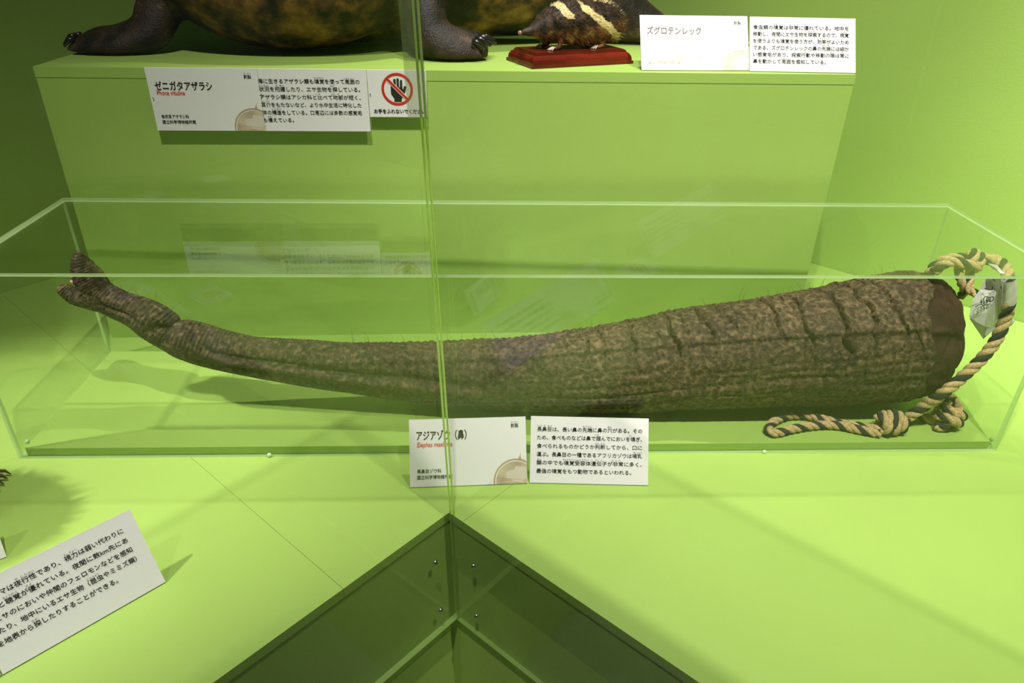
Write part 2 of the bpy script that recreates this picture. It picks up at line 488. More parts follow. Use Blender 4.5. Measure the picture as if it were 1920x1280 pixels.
def globe_print(root, w, h, faint=False):
    cx, cy, r = w * 0.905, h * 0.035, h * 0.34
    clip = (0, 0.0005, w - 0.0003, h)
    m1, m2, m3 = (M_globe, M_globe_dark, M_globe_pale) if not faint else (M_globe_pale, M_globe_pale, M_white)
    mb = MB(); mb.add(*disc(cx, cy, 0.0, r * 0.86, 0.0004, clip=clip)); mb.build('globe_print', m1, root)
    mb = MB(); mb.add(*disc(cx, cy, r * 0.93, r, 0.0005, clip=clip))
    mb.add(*disc(cx, cy, r * 0.855, r * 0.875, 0.0005, clip=clip))
    mb.add([(cx - r * 0.86, cy + r * 0.18, 0.0006), (w - 0.0003, cy + r * 0.02 - 0.012 * 0, 0.0006), (w - 0.0003, cy + r * 0.02 + 0.0006, 0.0006), (cx - r * 0.86, cy + r * 0.18 + 0.0007, 0.0006)], [(0, 1, 2, 3)])
    mb.add([(cx + r * 0.10, cy + r * 0.98, 0.0006), (cx + r * 0.26, cy + r * 0.95, 0.0006), (cx + r * 0.22, cy + r * 1.12, 0.0006), (cx + r * 0.25, cy + r * 1.28, 0.0006), (cx + r * 0.17, cy + r * 1.1, 0.0006)], [(0, 1, 2, 3, 4)])
    mb.build('globe_ring_print', m2, root)
    # pale land shape
    rnd = random.Random(5); v = []
    for k in range(18):
        a = 2 * math.pi * k / 18; q = r * (0.42 + 0.10 * rnd.uniform(-1, 1))
        v.append((min(cx + r * 0.1 + q * 1.15 * math.cos(a), clip[2]), max(cy + r * 0.28 + q * 0.8 * math.sin(a), clip[1]), 0.00055))
    MB().add(v, [tuple(range(18))]).build('globe_land_print', m3, root)
def title_card(name, label, group, matrix, title, species, lines, w=0.212, h=0.118, tilt=None, faint=False, tw=None, sw=None, lw=None, ty=0.66, sy=0.575):
    root = thing(name, label, 'label', group=group, matrix=matrix)
    board(root, w, h)
    if tilt is not None: easel(root, w, h, tilt)
    ink = M_grayink if faint else M_ink
    mb = MB()
    write(mb, title, w * 0.062, h * ty, h * 0.155, w * tw, bold=0.00038)
    mb.build('title_lettering', ink, root)
    mb = MB()
    for i, l in enumerate(lines):
        write(mb, l, w * 0.062, h * (0.205 - 0.09 * i), h * 0.066, w * lw[i], bold=0.00012)
    mb.build('lettering', ink if not faint else M_globe_pale, root)
    mb = MB()
    write(mb, '剥製', w * 0.87, h * 0.845, h * 0.068, w * 0.066, bold=0.0001)
    write(mb, 'はくせい', w * 0.872, h * 0.915, h * 0.024, w * 0.062)
    mb.build('specimen_type_lettering', ink, root)
    mb = MB(); write(mb, species, w * 0.066, h * sy, h * 0.10, w * sw, bold=0.0002, shear=0.12)
    mb.build('species_lettering', M_pinkink if faint else M_red, root)
    globe_print(root, w, h, faint)
    return root
def nail(root, x, y):
    MB().sweep([(x, y, 0), (x, y, 0.004)], [0.0009, 0.0012], 8).build('nail', M_steel, root)
MUSEUM = '国立科学博物館所蔵'
NOTCH_T = math.radians(33)

# --- cards hung on the plinth front
def plm(x, z, off): q = PORG + PD * x + PNRM * off; return card_matrix((q.x, q.y, z), PD, 0)
def hung(root, w, h):
    MB().box((0.02, 0.02, -0.0185), (w - 0.02, h - 0.02, -0.003)).build('spacer', M_white, root)
    return root
c = hung(title_card('specimen_label', 'white seal title label hung on the plinth, black heading over red species name', 'seal labels on the plinth front',
                    plm(-0.5560, 0.4895, 0.02), 'ゼニガタアザラシ', 'Phoca vitulina', ['食肉目アザラシ科', MUSEUM], w=0.215, h=0.1205, tw=0.51, sw=0.25, lw=(0.25, 0.305)), 0.215, 0.1205)
nail(c, 0.006, 0.064)
c = hung(text_card('specimen_label', 'white seal text label hung on the plinth, six lines of black writing', 'seal labels on the plinth front',
          plm(-0.3405, 0.4895, 0.02),
          ['海に生きるアザラシ類も嗅覚を使って周囲の', '状況を把握したり、エサ生物を探している。', 'アザラシ類はアシカ科と比べて吻部が短く、',
           '耳介をもたないなど、より水中生活に特化した', '体の構造をしている。口周辺には多数の感覚毛', 'も備えている。'],
          [('きゅう', 0, 11, 1), ('かく', 0, 12, 1), ('しゅう', 0, 17, 1), ('い', 0, 18, 1), ('じょうきょう', 1, 0, 2), ('は', 1, 3, 1), ('あく', 1, 4, 1), ('さが', 1, 14, 1),
           ('くら', 2, 11, 1), ('ふん', 2, 14, 1), ('ぶ', 2, 15, 1), ('じ', 3, 0, 1), ('かい', 3, 1, 1), ('こう', 4, 2, 1), ('ぞう', 4, 3, 1), ('そな', 5, 1, 1)],
          w=0.211, h=0.1205, x0=-0.01, x1=0.945, widths=[0.985, 0.985, 0.985, 0.985, 0.985, 0.30]), 0.211, 0.1205)
nail(c, -0.002 + 0.004, 0.072)
def no_touch(label, matrix, w=0.1165, h=0.091, hang=False):
    root = thing('no_touch_sign', label, 'sign', matrix=matrix)
    board(root, w, h)
    if hang: hung(root, w, h)
    cx, cy, r = w * 0.50, h * 0.60, h * 0.345
    hm = MB()
    def blade(x0, y0, x1, y1, t):
        d = Vector((x1 - x0, y1 - y0)); n = Vector((-d.y, d.x)).normalized() * t
        k = 8; v = []
        for i in range(k + 1):
            a = math.pi * i / k; e = d.normalized() * t
            v.append((x1 + n.x * math.cos(a) + e.x * math.sin(a), y1 + n.y * math.cos(a) + e.y * math.sin(a), 0.0005))
        v += [(x0 - n.x, y0 - n.y, 0.0005), (x0 + n.x, y0 + n.y, 0.0005)]
        hm.add(v, [tuple(range(len(v)))])
    q = r
    for i, (bx, ty_) in enumerate(((-0.33, 0.42), (-0.14, 0.56), (0.05, 0.60), (0.25, 0.50))):
        blade(cx + bx * q, cy - 0.1 * q, cx + (bx * 1.05) * q, cy + ty_ * q, 0.075 * q)
    blade(cx + 0.36 * q, cy - 0.30 * q, cx + 0.50 * q, cy + 0.12 * q, 0.085 * q)
    hm.add([(cx + a * q, cy + b * q, 0.0005) for a, b in ((-0.41, 0.12), (-0.41, -0.30), (-0.22, -0.58), (-0.22, -0.78), (0.25, -0.78), (0.25, -0.62), (0.42, -0.38), (0.33, 0.12))], [tuple(range(7, -1, -1))])
    hm.build('hand_print', M_ink, root)
    rm = MB(); rm.add(*disc(cx, cy, r * 0.84, r, 0.0009))
    s2 = math.sqrt(0.5)
    def bar(t, z):
        return [(cx + (-s2 * 0.9 * r) + t * s2, cy + s2 * 0.9 * r + t * s2, z), (cx - s2 * 0.9 * r - t * s2, cy + s2 * 0.9 * r - t * s2, z), (cx + s2 * 0.9 * r - t * s2, cy - s2 * 0.9 * r - t * s2, z), (cx + s2 * 0.9 * r + t * s2, cy - s2 * 0.9 * r + t * s2, z)]
    MB().add(bar(r * 0.115, 0.0007), [(0, 1, 2, 3)]).build('bar_outline_print', M_white, root)
    rm.add(bar(r * 0.08, 0.0009), [(0, 1, 2, 3)])
    rm.build('prohibition_print', M_signred, root)
    mb = MB(); write(mb, 'お手をふれないでください', w * 0.08, h * 0.085, h * 0.105, w * 0.885, bold=0.00028)
    mb.build('lettering', M_ink, root)
    return root
c = no_touch('white no-touching sign with crossed-out black hand, hung on the plinth front', plm(-0.1285, 0.5185, 0.019), hang=True)
nail(c, 0.004, 0.046)

# --- trunk labels leaning in front of the case
b0, b1 = on_ground(769, 915), on_ground(990, 907)
title_card('specimen_label', 'white elephant trunk title label leaning in front of the case, heading and globe', 'trunk labels before the case',
           card_matrix((b0.x, b0.y, 0.0018), b1 - b0, NOTCH_T), 'アジアゾウ（鼻）', 'Elephas maximus', ['長鼻目ゾウ科', MUSEUM], w=0.2065, h=0.118, tilt=NOTCH_T,
           tw=0.425, sw=0.30, lw=(0.205, 0.30), ty=0.70, sy=0.59)
b0, b1 = on_ground(993, 906), on_ground(1217, 911)
text_card('specimen_label', 'white elephant trunk text label leaning in front of the case, six lines of writing', 'trunk labels before the case',
          card_matrix((b0.x, b0.y, 0.0018), b1 - b0, NOTCH_T),
          ['長鼻目は、長い鼻の先端に鼻の穴がある。その', 'ため、食べものなどは鼻で掴んでにおいを嗅ぎ、', '食べられるものかどうか判断してから、口に', '運ぶ。長鼻目の一種であるアフリカゾウは哺乳', '類の中でも嗅覚受容体遺伝子が非常に多く、', '最強の嗅覚をもつ動物であるといわれる。'],
          [('ちょう', 0, 0, 1), ('び', 0, 1, 1), ('もく', 0, 2, 1), ('せん', 0, 9, 1), ('たん', 0, 10, 1), ('あな', 0, 14, 1), ('つか', 1, 12, 1), ('か', 1, 19, 1), ('はん', 2, 11, 1), ('だん', 2, 12, 1),
           ('ほ', 3, 19, 1), ('にゅう', 3, 20, 1), ('るい', 4, 0, 1), ('きゅう', 4, 5, 1), ('かく', 4, 6, 1), ('じゅ', 4, 7, 1), ('よう', 4, 8, 1), ('たい', 4, 9, 1), ('い', 4, 10, 1), ('でん', 4, 11, 1), ('し', 4, 12, 1), ('ひ', 4, 14, 1), ('じょう', 4, 15, 1)],
          w=0.2105, h=0.118, tilt=NOTCH_T, x0=0.055, x1=0.945, widths=[1, 1, 1, 1, 1, 0.90])

# --- tenrec labels at the right front edge of the plinth top
T30 = math.radians(31)
b0, b1 = on_ground(1203, 131, PZ + 0.0017), on_ground(1405, 132, PZ + 0.0017)
title_card('specimen_label', 'white tenrec title label at the right edge of the plinth top, pale grey heading', 'tenrec labels on the plinth top',
           card_matrix(b0, b1 - b0, T30), 'ズグロテンレック', 'Hemicentetes nigriceps', ['アフリカトガリネズミ目テンレック科', MUSEUM], w=0.232, h=0.1155, tilt=T30, faint=True,
           tw=0.50, sw=0.42, lw=(0.51, 0.305), ty=0.66, sy=0.565)
b0, b1 = on_ground(1406, 133, PZ + 0.0017), on_ground(1602, 136.5, PZ + 0.0017)
text_card('specimen_label', 'white tenrec text label at the right corner of the plinth top, six lines of writing', 'tenrec labels on the plinth top',
          card_matrix(b0, b1 - b0, T30),
          ['食虫類の嗅覚は非常に優れている。地中を', '移動し、夜間にエサ生物を探索するので、視覚', 'を使うよりも嗅覚を使う方が、効率がよいため', 'である。ズグロテンレックの鼻の先端には細か', 'い感覚毛があり、探索行動や移動の際は常に', '鼻を動かして周囲を感知している。'],
          [('きゅうかく', 0, 4, 2), ('ひじょう', 0, 7, 2), ('すぐ', 0, 10, 1), ('いどう', 1, 0, 2), ('たんさく', 1, 12, 2), ('しかく', 1, 19, 2), ('こうりつ', 2, 14, 2), ('はな', 3, 13, 1), ('せんたん', 3, 15, 2), ('こうどう', 4, 10, 2), ('さい', 4, 16, 1), ('つね', 4, 18, 1), ('しゅうい', 5, 6, 2)],
          w=0.2245, h=0.1155, tilt=T30, x0=0.03, x1=0.935, widths=[1, 1, 1, 1, 1, 0.76])

# --- badger labels along the left front edge
bR = on_ground(311, 1092); bdir = Vector((0.7082, 0.7061, 0))
def bcard(k): q = bR - bdir * k; return card_matrix((q.x, q.y, 0.0018), bdir, math.radians(36))
text_card('specimen_label', 'large white badger text label in the lower left corner, beside the left barrier sheet', 'badger labels on the left arm', bcard(0.213),
          ['アナグマは夜行性であり、視力は弱い代わりに', '嗅覚と聴覚が優れている。夜間に数km先にあ', 'るエサのにおいや仲間のフェロモンなどを感知', 'したり、地中にいるエサ生物（昆虫やミミズ類）', 'を地表から探したりすることができる。'],
          [('や', 0, 5, 1), ('こう', 0, 6, 1), ('せい', 0, 7, 1), ('し', 0, 12, 1), ('りょく', 0, 13, 1), ('きゅうかく', 1, 0, 2), ('ちょう', 1, 3, 1), ('かく', 1, 4, 1), ('すぐ', 1, 6, 1), ('こん', 3, 14, 1), ('ちゅう', 3, 15, 1), ('さが', 4, 5, 1)],
          w=0.213, h=0.1205, tilt=math.radians(36), x0=0.04, x1=0.905, widths=[1, 1, 1, 1, 0.82])
title_card('specimen_label', 'white badger title label joined to the left end of the badger text label', 'badger labels on the left arm', bcard(0.428),
           'アナグマ', 'Meles anakuma', ['食肉目イタチ科', MUSEUM], w=0.2135, h=0.1205, tilt=math.radians(36), tw=0.26, sw=0.26, lw=(0.21, 0.30))

# --- more labels and signs further along both arms (they show mirrored in the barrier sheets)
q0 = on_ground(13, 1045)
q0 = q0 - Vector((0.83, 0.557, 0)) * 0.105
text_card('specimen_label', 'small white label on the left edge of view behind the badger label, in shadow', 'badger labels on the left arm',
          card_matrix((q0.x, q0.y, 0.0018), (0.83, 0.557, 0), math.radians(25)), ['地中のミミズを', '掘り出すための', '長いつめをもつ。'], [], w=0.105, h=0.068, tilt=math.radians(25))
k0 = G0 + DL * 1.515 + PL * 0.27
title_card('specimen_label', 'white title label on the left arm, mirrored in the right barrier sheet', 'further labels on the left arm', card_matrix((k0.x, k0.y, 0.0018), -DL, math.radians(36)),
           'トガリネズミ', 'Sorex shinto', ['真無盲腸目トガリネズミ科', MUSEUM], tilt=math.radians(36), tw=0.40, sw=0.3, lw=(0.36, 0.3))
k1 = k0 - DL * 0.216
text_card('specimen_label', 'white text label on the left arm, mirrored beside the right end of the plinth front', 'further labels on the left arm', card_matrix((k1.x, k1.y, 0.0018), -DL, math.radians(36)),
          ['長い鼻の先に多数の感覚毛があり、', '落ち葉の下の昆虫やミミズを探す。', '視力は弱いが、嗅覚と触覚が優れて', 'いる。一日に体重と同じくらいの量', 'のエサを食べるといわれる。'], [], tilt=math.radians(36), widths=[1, 1, 1, 1, 0.8])
def flat_matrix(p, dx):
    dx = Vector(dx).normalized(); z = Vector((0, 0, 1)); up = z.cross(dx)
    return Matrix(((dx.x, up.x, 0, p[0]), (dx.y, up.y, 0, p[1]), (0, 0, 1, 0.0033), (0, 0, 0, 1)))
no_touch('white no-touching sign lying flat on the left arm of the platform', flat_matrix((-0.949, 0.291), -DL))
no_touch('white no-touching sign lying flat on the right arm of the platform', flat_matrix((0.847, 0.257), DR))
def canister(p, label, r=0.075, h=0.205):
    root = thing('lidded_canister', label, 'canister', p, 'canisters on the right arm')
    def lathe(prof, name, mat, n=40):
        v = []; f = []
        for (a, z) in prof:
            for k in range(n): v.append((a * math.cos(2 * math.pi * k / n), a * math.sin(2 * math.pi * k / n), z))
        for j in range(len(prof) - 1):
            for k in range(n): f.append((j * n + k, j * n + (k + 1) % n, (j + 1) * n + (k + 1) % n, (j + 1) * n + k))
        return mesh_obj(name, v, f, mat, root, True)
    lathe([(0.001, 0.0), (r * 0.72, 0.0), (r * 0.74, 0.004), (r * 0.74, h - 0.03), (r * 0.70, h - 0.028), (0.001, h - 0.028)], 'body', M_canister)
    lathe([(0.001, h - 0.027), (r * 0.96, h - 0.027), (r, h - 0.02), (r, h - 0.004), (r * 0.95, h), (r * 0.6, h), (0.001, h)], 'lid', M_canister)
    lathe([(0.001, h + 0.0006), (r * 0.58, h + 0.0006), (r * 0.60, h + 0.0002)], 'lid_label', M_white)
M_canister = principled('canister_black', (0.02, 0.025, 0.02), 0.4)
canister((1.40, 0.18, 0), 'black lidded canister on the right arm, nearest the barrier sheet')
canister((1.235, 0.03, 0), 'black lidded canister on the right arm, between the other two canisters')
canister((1.32, -0.15, 0), 'black lidded canister on the right arm, furthest from the case')

# ------------------------------------------------------------------ elephant trunk
def skin_material():
    m, nt, out = new_mat('trunk_skin')
    b = N(nt, 'ShaderNodeBsdfPrincipled'); b.inputs['Roughness'].default_value = 0.72; b.inputs['Specular IOR Level'].default_value = 0.22
    tc = N(nt, 'ShaderNodeTexCoord')
    wp = N(nt, 'ShaderNodeTexNoise'); wp.inputs['Scale'].default_value = 55; wp.inputs['Detail'].default_value = 4
    nt.links.new(tc.outputs['Object'], wp.inputs['Vector'])
    mixv = N(nt, 'ShaderNodeMixRGB'); mixv.inputs[0].default_value = 0.022; nt.links.new(tc.outputs['Object'], mixv.inputs[1]); nt.links.new(wp.outputs['Color'], mixv.inputs[2])
    vo = N(nt, 'ShaderNodeTexVoronoi'); vo.inputs['Scale'].default_value = 115; nt.links.new(mixv.outputs[0], vo.inputs['Vector'])
    spots = ramp(nt, vo.outputs['Distance'], [(0.10, (0.028, 0.0175, 0.010)), (0.40, (0.060, 0.038, 0.021)), (0.62, (0.130, 0.083, 0.045)), (0.80, (0.25, 0.166, 0.09))])
    n2 = N(nt, 'ShaderNodeTexNoise'); n2.inputs['Scale'].default_value = 110; n2.inputs['Detail'].default_value = 6; nt.links.new(tc.outputs['Object'], n2.inputs['Vector'])
    plain = ramp(nt, n2.outputs['Fac'], [(0.34, (0.018, 0.0115, 0.007)), (0.53, (0.058, 0.038, 0.021)), (0.73, (0.185, 0.125, 0.070))])
    # spotted hide towards the base, even brown towards the tip
    sx = N(nt, 'ShaderNodeSeparateXYZ'); nt.links.new(tc.outputs['Object'], sx.inputs[0])
    mr = N(nt, 'ShaderNodeMapRange'); mr.inputs['From Min'].default_value = -0.32; mr.inputs['From Max'].default_value = -0.12
    nt.links.new(sx.outputs['X'], mr.inputs['Value'])
    n3 = N(nt, 'ShaderNodeTexNoise'); n3.inputs['Scale'].default_value = 7; n3.inputs['Detail'].default_value = 3; nt.links.new(tc.outputs['Object'], n3.inputs['Vector'])
    f1 = N(nt, 'ShaderNodeMapRange'); f1.inputs['From Min'].default_value = 0.32; f1.inputs['From Max'].default_value = 0.62; nt.links.new(n3.outputs['Fac'], f1.inputs['Value'])
    m0 = N(nt, 'ShaderNodeMath', operation='MULTIPLY'); m0.inputs[1].default_value = 0.7; nt.links.new(mr.outputs[0], m0.inputs[0])
    mu = N(nt, 'ShaderNodeMath', operation='MULTIPLY'); nt.links.new(m0.outputs[0], mu.inputs[0]); nt.links.new(f1.outputs[0], mu.inputs[1])
    cm = N(nt, 'ShaderNodeMixRGB'); nt.links.new(mu.outputs[0], cm.inputs[0]); nt.links.new(plain, cm.inputs[1]); nt.links.new(spots, cm.inputs[2])
    nt.links.new(cm.outputs[0], b.inputs['Base Color'])
    n4 = N(nt, 'ShaderNodeTexNoise'); n4.inputs['Scale'].default_value = 260; n4.inputs['Detail'].default_value = 4; nt.links.new(tc.outputs['Object'], n4.inputs['Vector'])
    ad = N(nt, 'ShaderNodeMath', operation='ADD'); nt.links.new(n4.outputs['Fac'], ad.inputs[0]); nt.links.new(vo.outputs['Distance'], ad.inputs[1])
    bp = N(nt, 'ShaderNodeBump'); bp.inputs['Strength'].default_value = 0.75; bp.inputs['Distance'].default_value = 0.0022
    nt.links.new(ad.outputs[0], bp.inputs['Height']); nt.links.new(bp.outputs[0], b.inputs['Normal'])
    nt.links.new(b.outputs[0], out.inputs[0])
    return m
M_skin = skin_material()
M_cut = principled('cut_flesh', (0.044, 0.022, 0.014), 0.85, 0.12, noise=0.45, nscale=18, bump=0.6, bscale=90)
M_scab = principled('pale_scab', (0.36, 0.25, 0.18), 0.6, 0.3, noise=0.35, nscale=90, bump=0.6, bscale=250)

TO = Vector((0.1, 1.21, BZ))
trunk = thing('elephant_trunk', 'long dried elephant trunk, wrinkled brown hide, tip raised at the left, lying in the case', 'elephant trunk', TO)
ST = [((186, 511), (152, 566)), ((205, 529), (172, 582)), ((231, 544), (200, 596)), ((254, 553), (225, 607)), ((277, 559), (246, 618)), ((301, 569), (268, 634)), ((321, 587), (290, 648)),
      ((332, 597), (308, 657)), ((350, 598), (330, 670)), ((387, 606), (368, 684)), ((430, 619), (412, 695)), ((480, 630), (465, 706)), ((530, 634), (518, 716)), ((587, 637), (578, 726)),
      ((640, 641), (632, 734)), ((720, 642), (714, 745)), ((805, 641), (801, 758)), ((900, 637), (900, 768)), ((1000, 628), (1002, 772)), ((1080, 617), (1082, 774)), ((1150, 605), (1154, 774)),
      ((1230, 592), (1236, 771)), ((1300, 578), (1306, 768)), ((1400, 561), (1408, 765)), ((1500, 545), (1508, 761)), ((1600, 526), (1610, 757)), ((1670, 512), (1680, 753)), ((1690, 509), (1700, 752))]
def yaxis(u): return float(np.interp(u, [150, 350, 1150, 1450, 1760, 1815], [1.225, 1.205, 1.20, 1.215, 1.235, 1.235]))
def stations(pairs):
    C_, W1 = [], []
    for (t, b) in pairs:
        mu, mv = (t[0] + b[0]) / 2, (t[1] + b[1]) / 2
        c = at_depth(mu, mv, yaxis(mu)); dep = (c - EYE).dot(FWD)
        C_.append(tuple(c)); W1.append(tuple(((t[0] - b[0]) / 2 / FPX * RGT - (t[1] - b[1]) / 2 / FPX * UPV) * dep))
    return C_, W1
C_, W1_ = stations(ST)
SUB = 50
PC = crom(C_, SUB); PW = crom(W1_, SUB)
UU = crom([((t[0] + b[0]) / 2, 0, 0) for t, b in ST], SUB)[:, 0]
# resample evenly, finer where the wrinkles are tight
seg = np.r_[0, np.cumsum(np.linalg.norm(np.diff(PC, axis=0), axis=1))]
NL, NA = 2100, 190
sw = np.linspace(0, 1, NL) ** 1.15 * seg[-1]
PC = np.column_stack([np.interp(sw, seg, PC[:, k]) for k in range(3)])
PW = np.column_stack([np.interp(sw, seg, PW[:, k]) for k in range(3)])
UU = np.interp(sw, seg, UU)
TT_ = np.gradient(PC, axis=0); TT_ /= np.linalg.norm(TT_, axis=1)[:, None]
RR = np.linalg.norm(PW, axis=1)
w1 = PW - TT_ * np.sum(PW * TT_, axis=1)[:, None]; w1 = w1 / np.linalg.norm(w1, axis=1)[:, None]
w2 = np.cross(w1, TT_)
toc = np.array(EYE)[None] - PC
w2 *= np.sign(np.sum(w2 * toc, axis=1))[:, None]
PH = np.linspace(0, 2 * math.pi, NA, endpoint=False)
U_, PHI = np.meshgrid(UU, PH, indexing='ij'); S_ = np.repeat(sw[:, None], NA, 1); R_ = np.repeat(RR[:, None], NA, 1)
DEG = np.degrees(PHI); DEG = np.where(DEG > 200, DEG - 360, DEG)      # 0 top outline, 90 facing the visitor, 180 underside
cx_, sx_ = np.cos(PHI) * R_, np.sin(PHI) * R_
def sm(a, lo, hi): t = np.clip((a - lo) / (hi - lo), 0, 1); return t * t * (3 - 2 * t)
thin = 1 - sm(U_, 560, 800)
upper = 1 - sm(np.abs(DEG - 10), 80, 135)
disp = np.zeros_like(S_)
warp = 0.75 * fnoise(S_ * 9, cx_ * 25, sx_ * 25, 3, 2) + 1.2 * vnoise(S_ * 2.5, cx_ * 8, sx_ * 8, 9)
ringp = S_ / 0.0074 + warp + 0.5 * np.sin(PHI) 
ring = np.abs(np.sin(math.pi * ringp)) ** 0.7
amp = 0.0021 * (0.6 + 0.6 * (vnoise(S_ * 20, cx_ * 30, sx_ * 30, 4) * 0.5 + 0.5))
disp += thin * amp * (ring - 0.6) * (0.25 + 0.75 * upper)
bump1 = fnoise(S_ * 75, cx_ * 75, sx_ * 75, 11, 3)
disp += (1 - 0.65 * thin) * 0.0021 * bump1
disp += (1 - thin) * 0.0022 * np.maximum(0, 1 - np.abs(DEG) / 60) * np.abs(np.sin(math.pi * (S_ / 0.014 + 0.8 * vnoise(S_ * 20, 0, 0, 5))))
disp += 0.004 * fnoise(S_ * 7, cx_ * 10, sx_ * 10, 21, 2) * (1 - 0.5 * thin)
# deep cross cracks on the thick end
for (u0, lean, deep, lo, hi) in [(1094, 14, .6, -40, 85), (1126, 14, .7, -40, 95), (1058, 12, .4, -30, 80), (1176, 24, 1.0, -50, 90), (1215, 22, .5, -30, 80), (1246, 38, 1.1, -60, 92), (1272, 30, .5, -20, 90), (1299, 52, 1.0, -60, 88),
                                (1340, 60, 1.1, -60, 80), (1388, 40, .4, 0, 100), (1423, 45, 1.1, -60, 88), (1450, 40, .5, 10, 110), (1466, 44, 1.2, -60, 118), (1522, 62, 1.5, -60, 122), (1570, 60, 1.2, -60, 112), (1600, 60, .5, -40, 60), (1622, 52, 1.0, -50, 100), (1655, 30, .6, 20, 115), (1668, 60, .9, -50, 45), (1700, 40, .8, -50, 40)]:
    cu = u0 + 0.22 * lean * np.clip(1 - ((DEG - 85) / 85) ** 2, -0.3, 1) + 7 * vnoise(DEG / 14, u0, 0, 31) + 3 * vnoise(DEG / 4, u0, 1, 32)
    env = sm(DEG, lo - 20, lo + 10) * (1 - sm(DEG, hi - 25, hi + 5)) * (0.75 + 0.5 * vnoise(DEG / 18, u0, 2, 33))
    du = U_ - cu
    disp += -0.014 * deep * env * np.exp(-(np.abs(du) / (1.3 + 0.7 * deep)) ** 1.2) + 0.0016 * deep * env * np.exp(-((du - 9) / 9) ** 2)
# lengthwise folds low on the flank
low = sm(DEG, 75, 110) * sm(U_, 850, 1150)
fold = 1 - np.abs(vnoise(S_ * 3.2, DEG / 7.5 + 0.5 * vnoise(S_ * 9, DEG / 30, 0, 41), 0, 42))
disp += low * (-0.0048) * np.maximum(0, fold - 0.72) / 0.28
disp += low * 0.0016 * fnoise(S_ * 22, DEG / 4, 0, 44, 2)
low2 = sm(DEG, 80, 105) * sm(U_, 1280, 1500)
disp += -0.0026 * low2 * np.exp(-((np.mod(S_ + 0.006 * vnoise(DEG / 10, S_ * 9, 0, 47), 0.026) - 0.013) / 0.0016) ** 2) * (0.6 + 0.6 * vnoise(S_ * 30, DEG / 12, 0, 48))
# ridge with a groove above it along the middle part
rd = np.interp(UU, [380, 450, 600, 740, 860, 960], [112, 112, 114, 117, 122, 126])[:, None] + 3 * vnoise(S_ * 8, 0, 0, 51)
en = sm(U_, 370, 450) * (1 - sm(U_, 820, 980))
disp += en * (0.0075 * np.exp(-((DEG - rd) / 9) ** 2) - 0.0085 * np.exp(-((DEG - rd + 17) / 7) ** 2) - 0.008 * np.exp(-((DEG - rd - 22) / 13) ** 2))
# folded flap under the tip and the pinch where the tip telescopes into the thicker part
fl = np.interp(UU, [150, 175, 215, 255, 330], [90, 96, 104, 100, 112])[:, None]
en = (1 - sm(U_, 225, 300))
disp += en * (-0.0085 * np.exp(-((DEG - fl) / 8) ** 2) - 0.003 * sm(DEG, 100, 130))
pc = 327 - 34 * sm(DEG, 10, 110) + 5 * vnoise(DEG / 20, 1, 2, 55)
disp += -0.0075 * np.exp(-((U_ - pc) / 5) ** 2) * (1 - sm(np.abs(DEG - 20), 70, 130)) + 0.004 * np.exp(-((U_ - pc + 22) / 16) ** 2) * (1 - sm(np.abs(DEG - 30), 60, 120))
R2 = R_ + disp
# ragged skin edge at the cut end
edge = sm(U_, 1625, 1695)
shift = edge * (0.016 * fnoise(DEG / 22, 3, 0, 61, 3) + 0.040 * np.clip(np.cos(PHI + 0.35), 0, 1) - 0.012)
R2 = R2 * (1 - 0.05 * sm(U_, 1686, 1695))
V = PC[:, None, :] + w1[:, None, :] * (np.cos(PHI) * R2)[:, :, None] + w2[:, None, :] * (np.sin(PHI) * R2)[:, :, None] + TT_[:, None, :] * shift[:, :, None]
V[:, :, 2] = np.maximum(V[:, :, 2], BZ + 0.0006 + 0.0003 * np.abs(bump1))
V -= np.array(TO)
idx = np.arange(NL * NA).reshape(NL, NA)
a_ = idx[:-1]; b_ = idx[1:]
F = np.stack([a_, b_, np.roll(b_, -1, 1), np.roll(a_, -1, 1)], -1).reshape(-1, 4)
tm = MB(); tm.v = V.reshape(-1, 3).tolist(); tm.f = F.tolist()
def rough_sweep(mb, px, rr, y, n=40, sub=14, amp=0.002, seed=0, origin=TO, stretch=1.0):
    P = crom([tuple(at_depth(u, v, y)) for u, v in px], sub)
    k = np.linspace(0, len(rr) - 1, len(P)); r = np.interp(k, np.arange(len(rr)), rr) / FPX * (at_depth(*px[0], y) - EYE).dot(FWD)
    b = MB().sweep([tuple(p) for p in P], [(q * stretch, q) for q in r], n)
    v = np.array(b.v); cen = np.repeat(P, n, 0); d = v - cen; L = np.linalg.norm(d, axis=1)[:, None] + 1e-9
    ph = np.repeat(np.r_[0, np.cumsum(np.linalg.norm(np.diff(P, axis=0), axis=1))], n)
    v = v + d / L * (amp * fnoise(v[:, 0] * 90, v[:, 1] * 90, v[:, 2] * 90, seed, 3) + 0.0006 * np.sin(ph / 0.0048 * 2 * math.pi + 5 * vnoise(v[:, 0] * 30, v[:, 1] * 30, v[:, 2] * 30, seed + 5)))[:, None]
    mb.add((v - np.array(origin)).tolist(), b.f)
rough_sweep(tm, [(194, 556), (178, 537), (163, 516), (153, 497), (148, 482), (146, 473)], [23, 27, 26, 20, 12, 4], 1.222, seed=1)
rough_sweep(tm, [(196, 564), (172, 558), (148, 556), (130, 549), (117, 541), (111, 535)], [22, 23, 19, 15, 11, 4], 1.214, seed=2)
tm.build('skin', M_skin, trunk, True)
sc = MB(); rnd = random.Random(3)
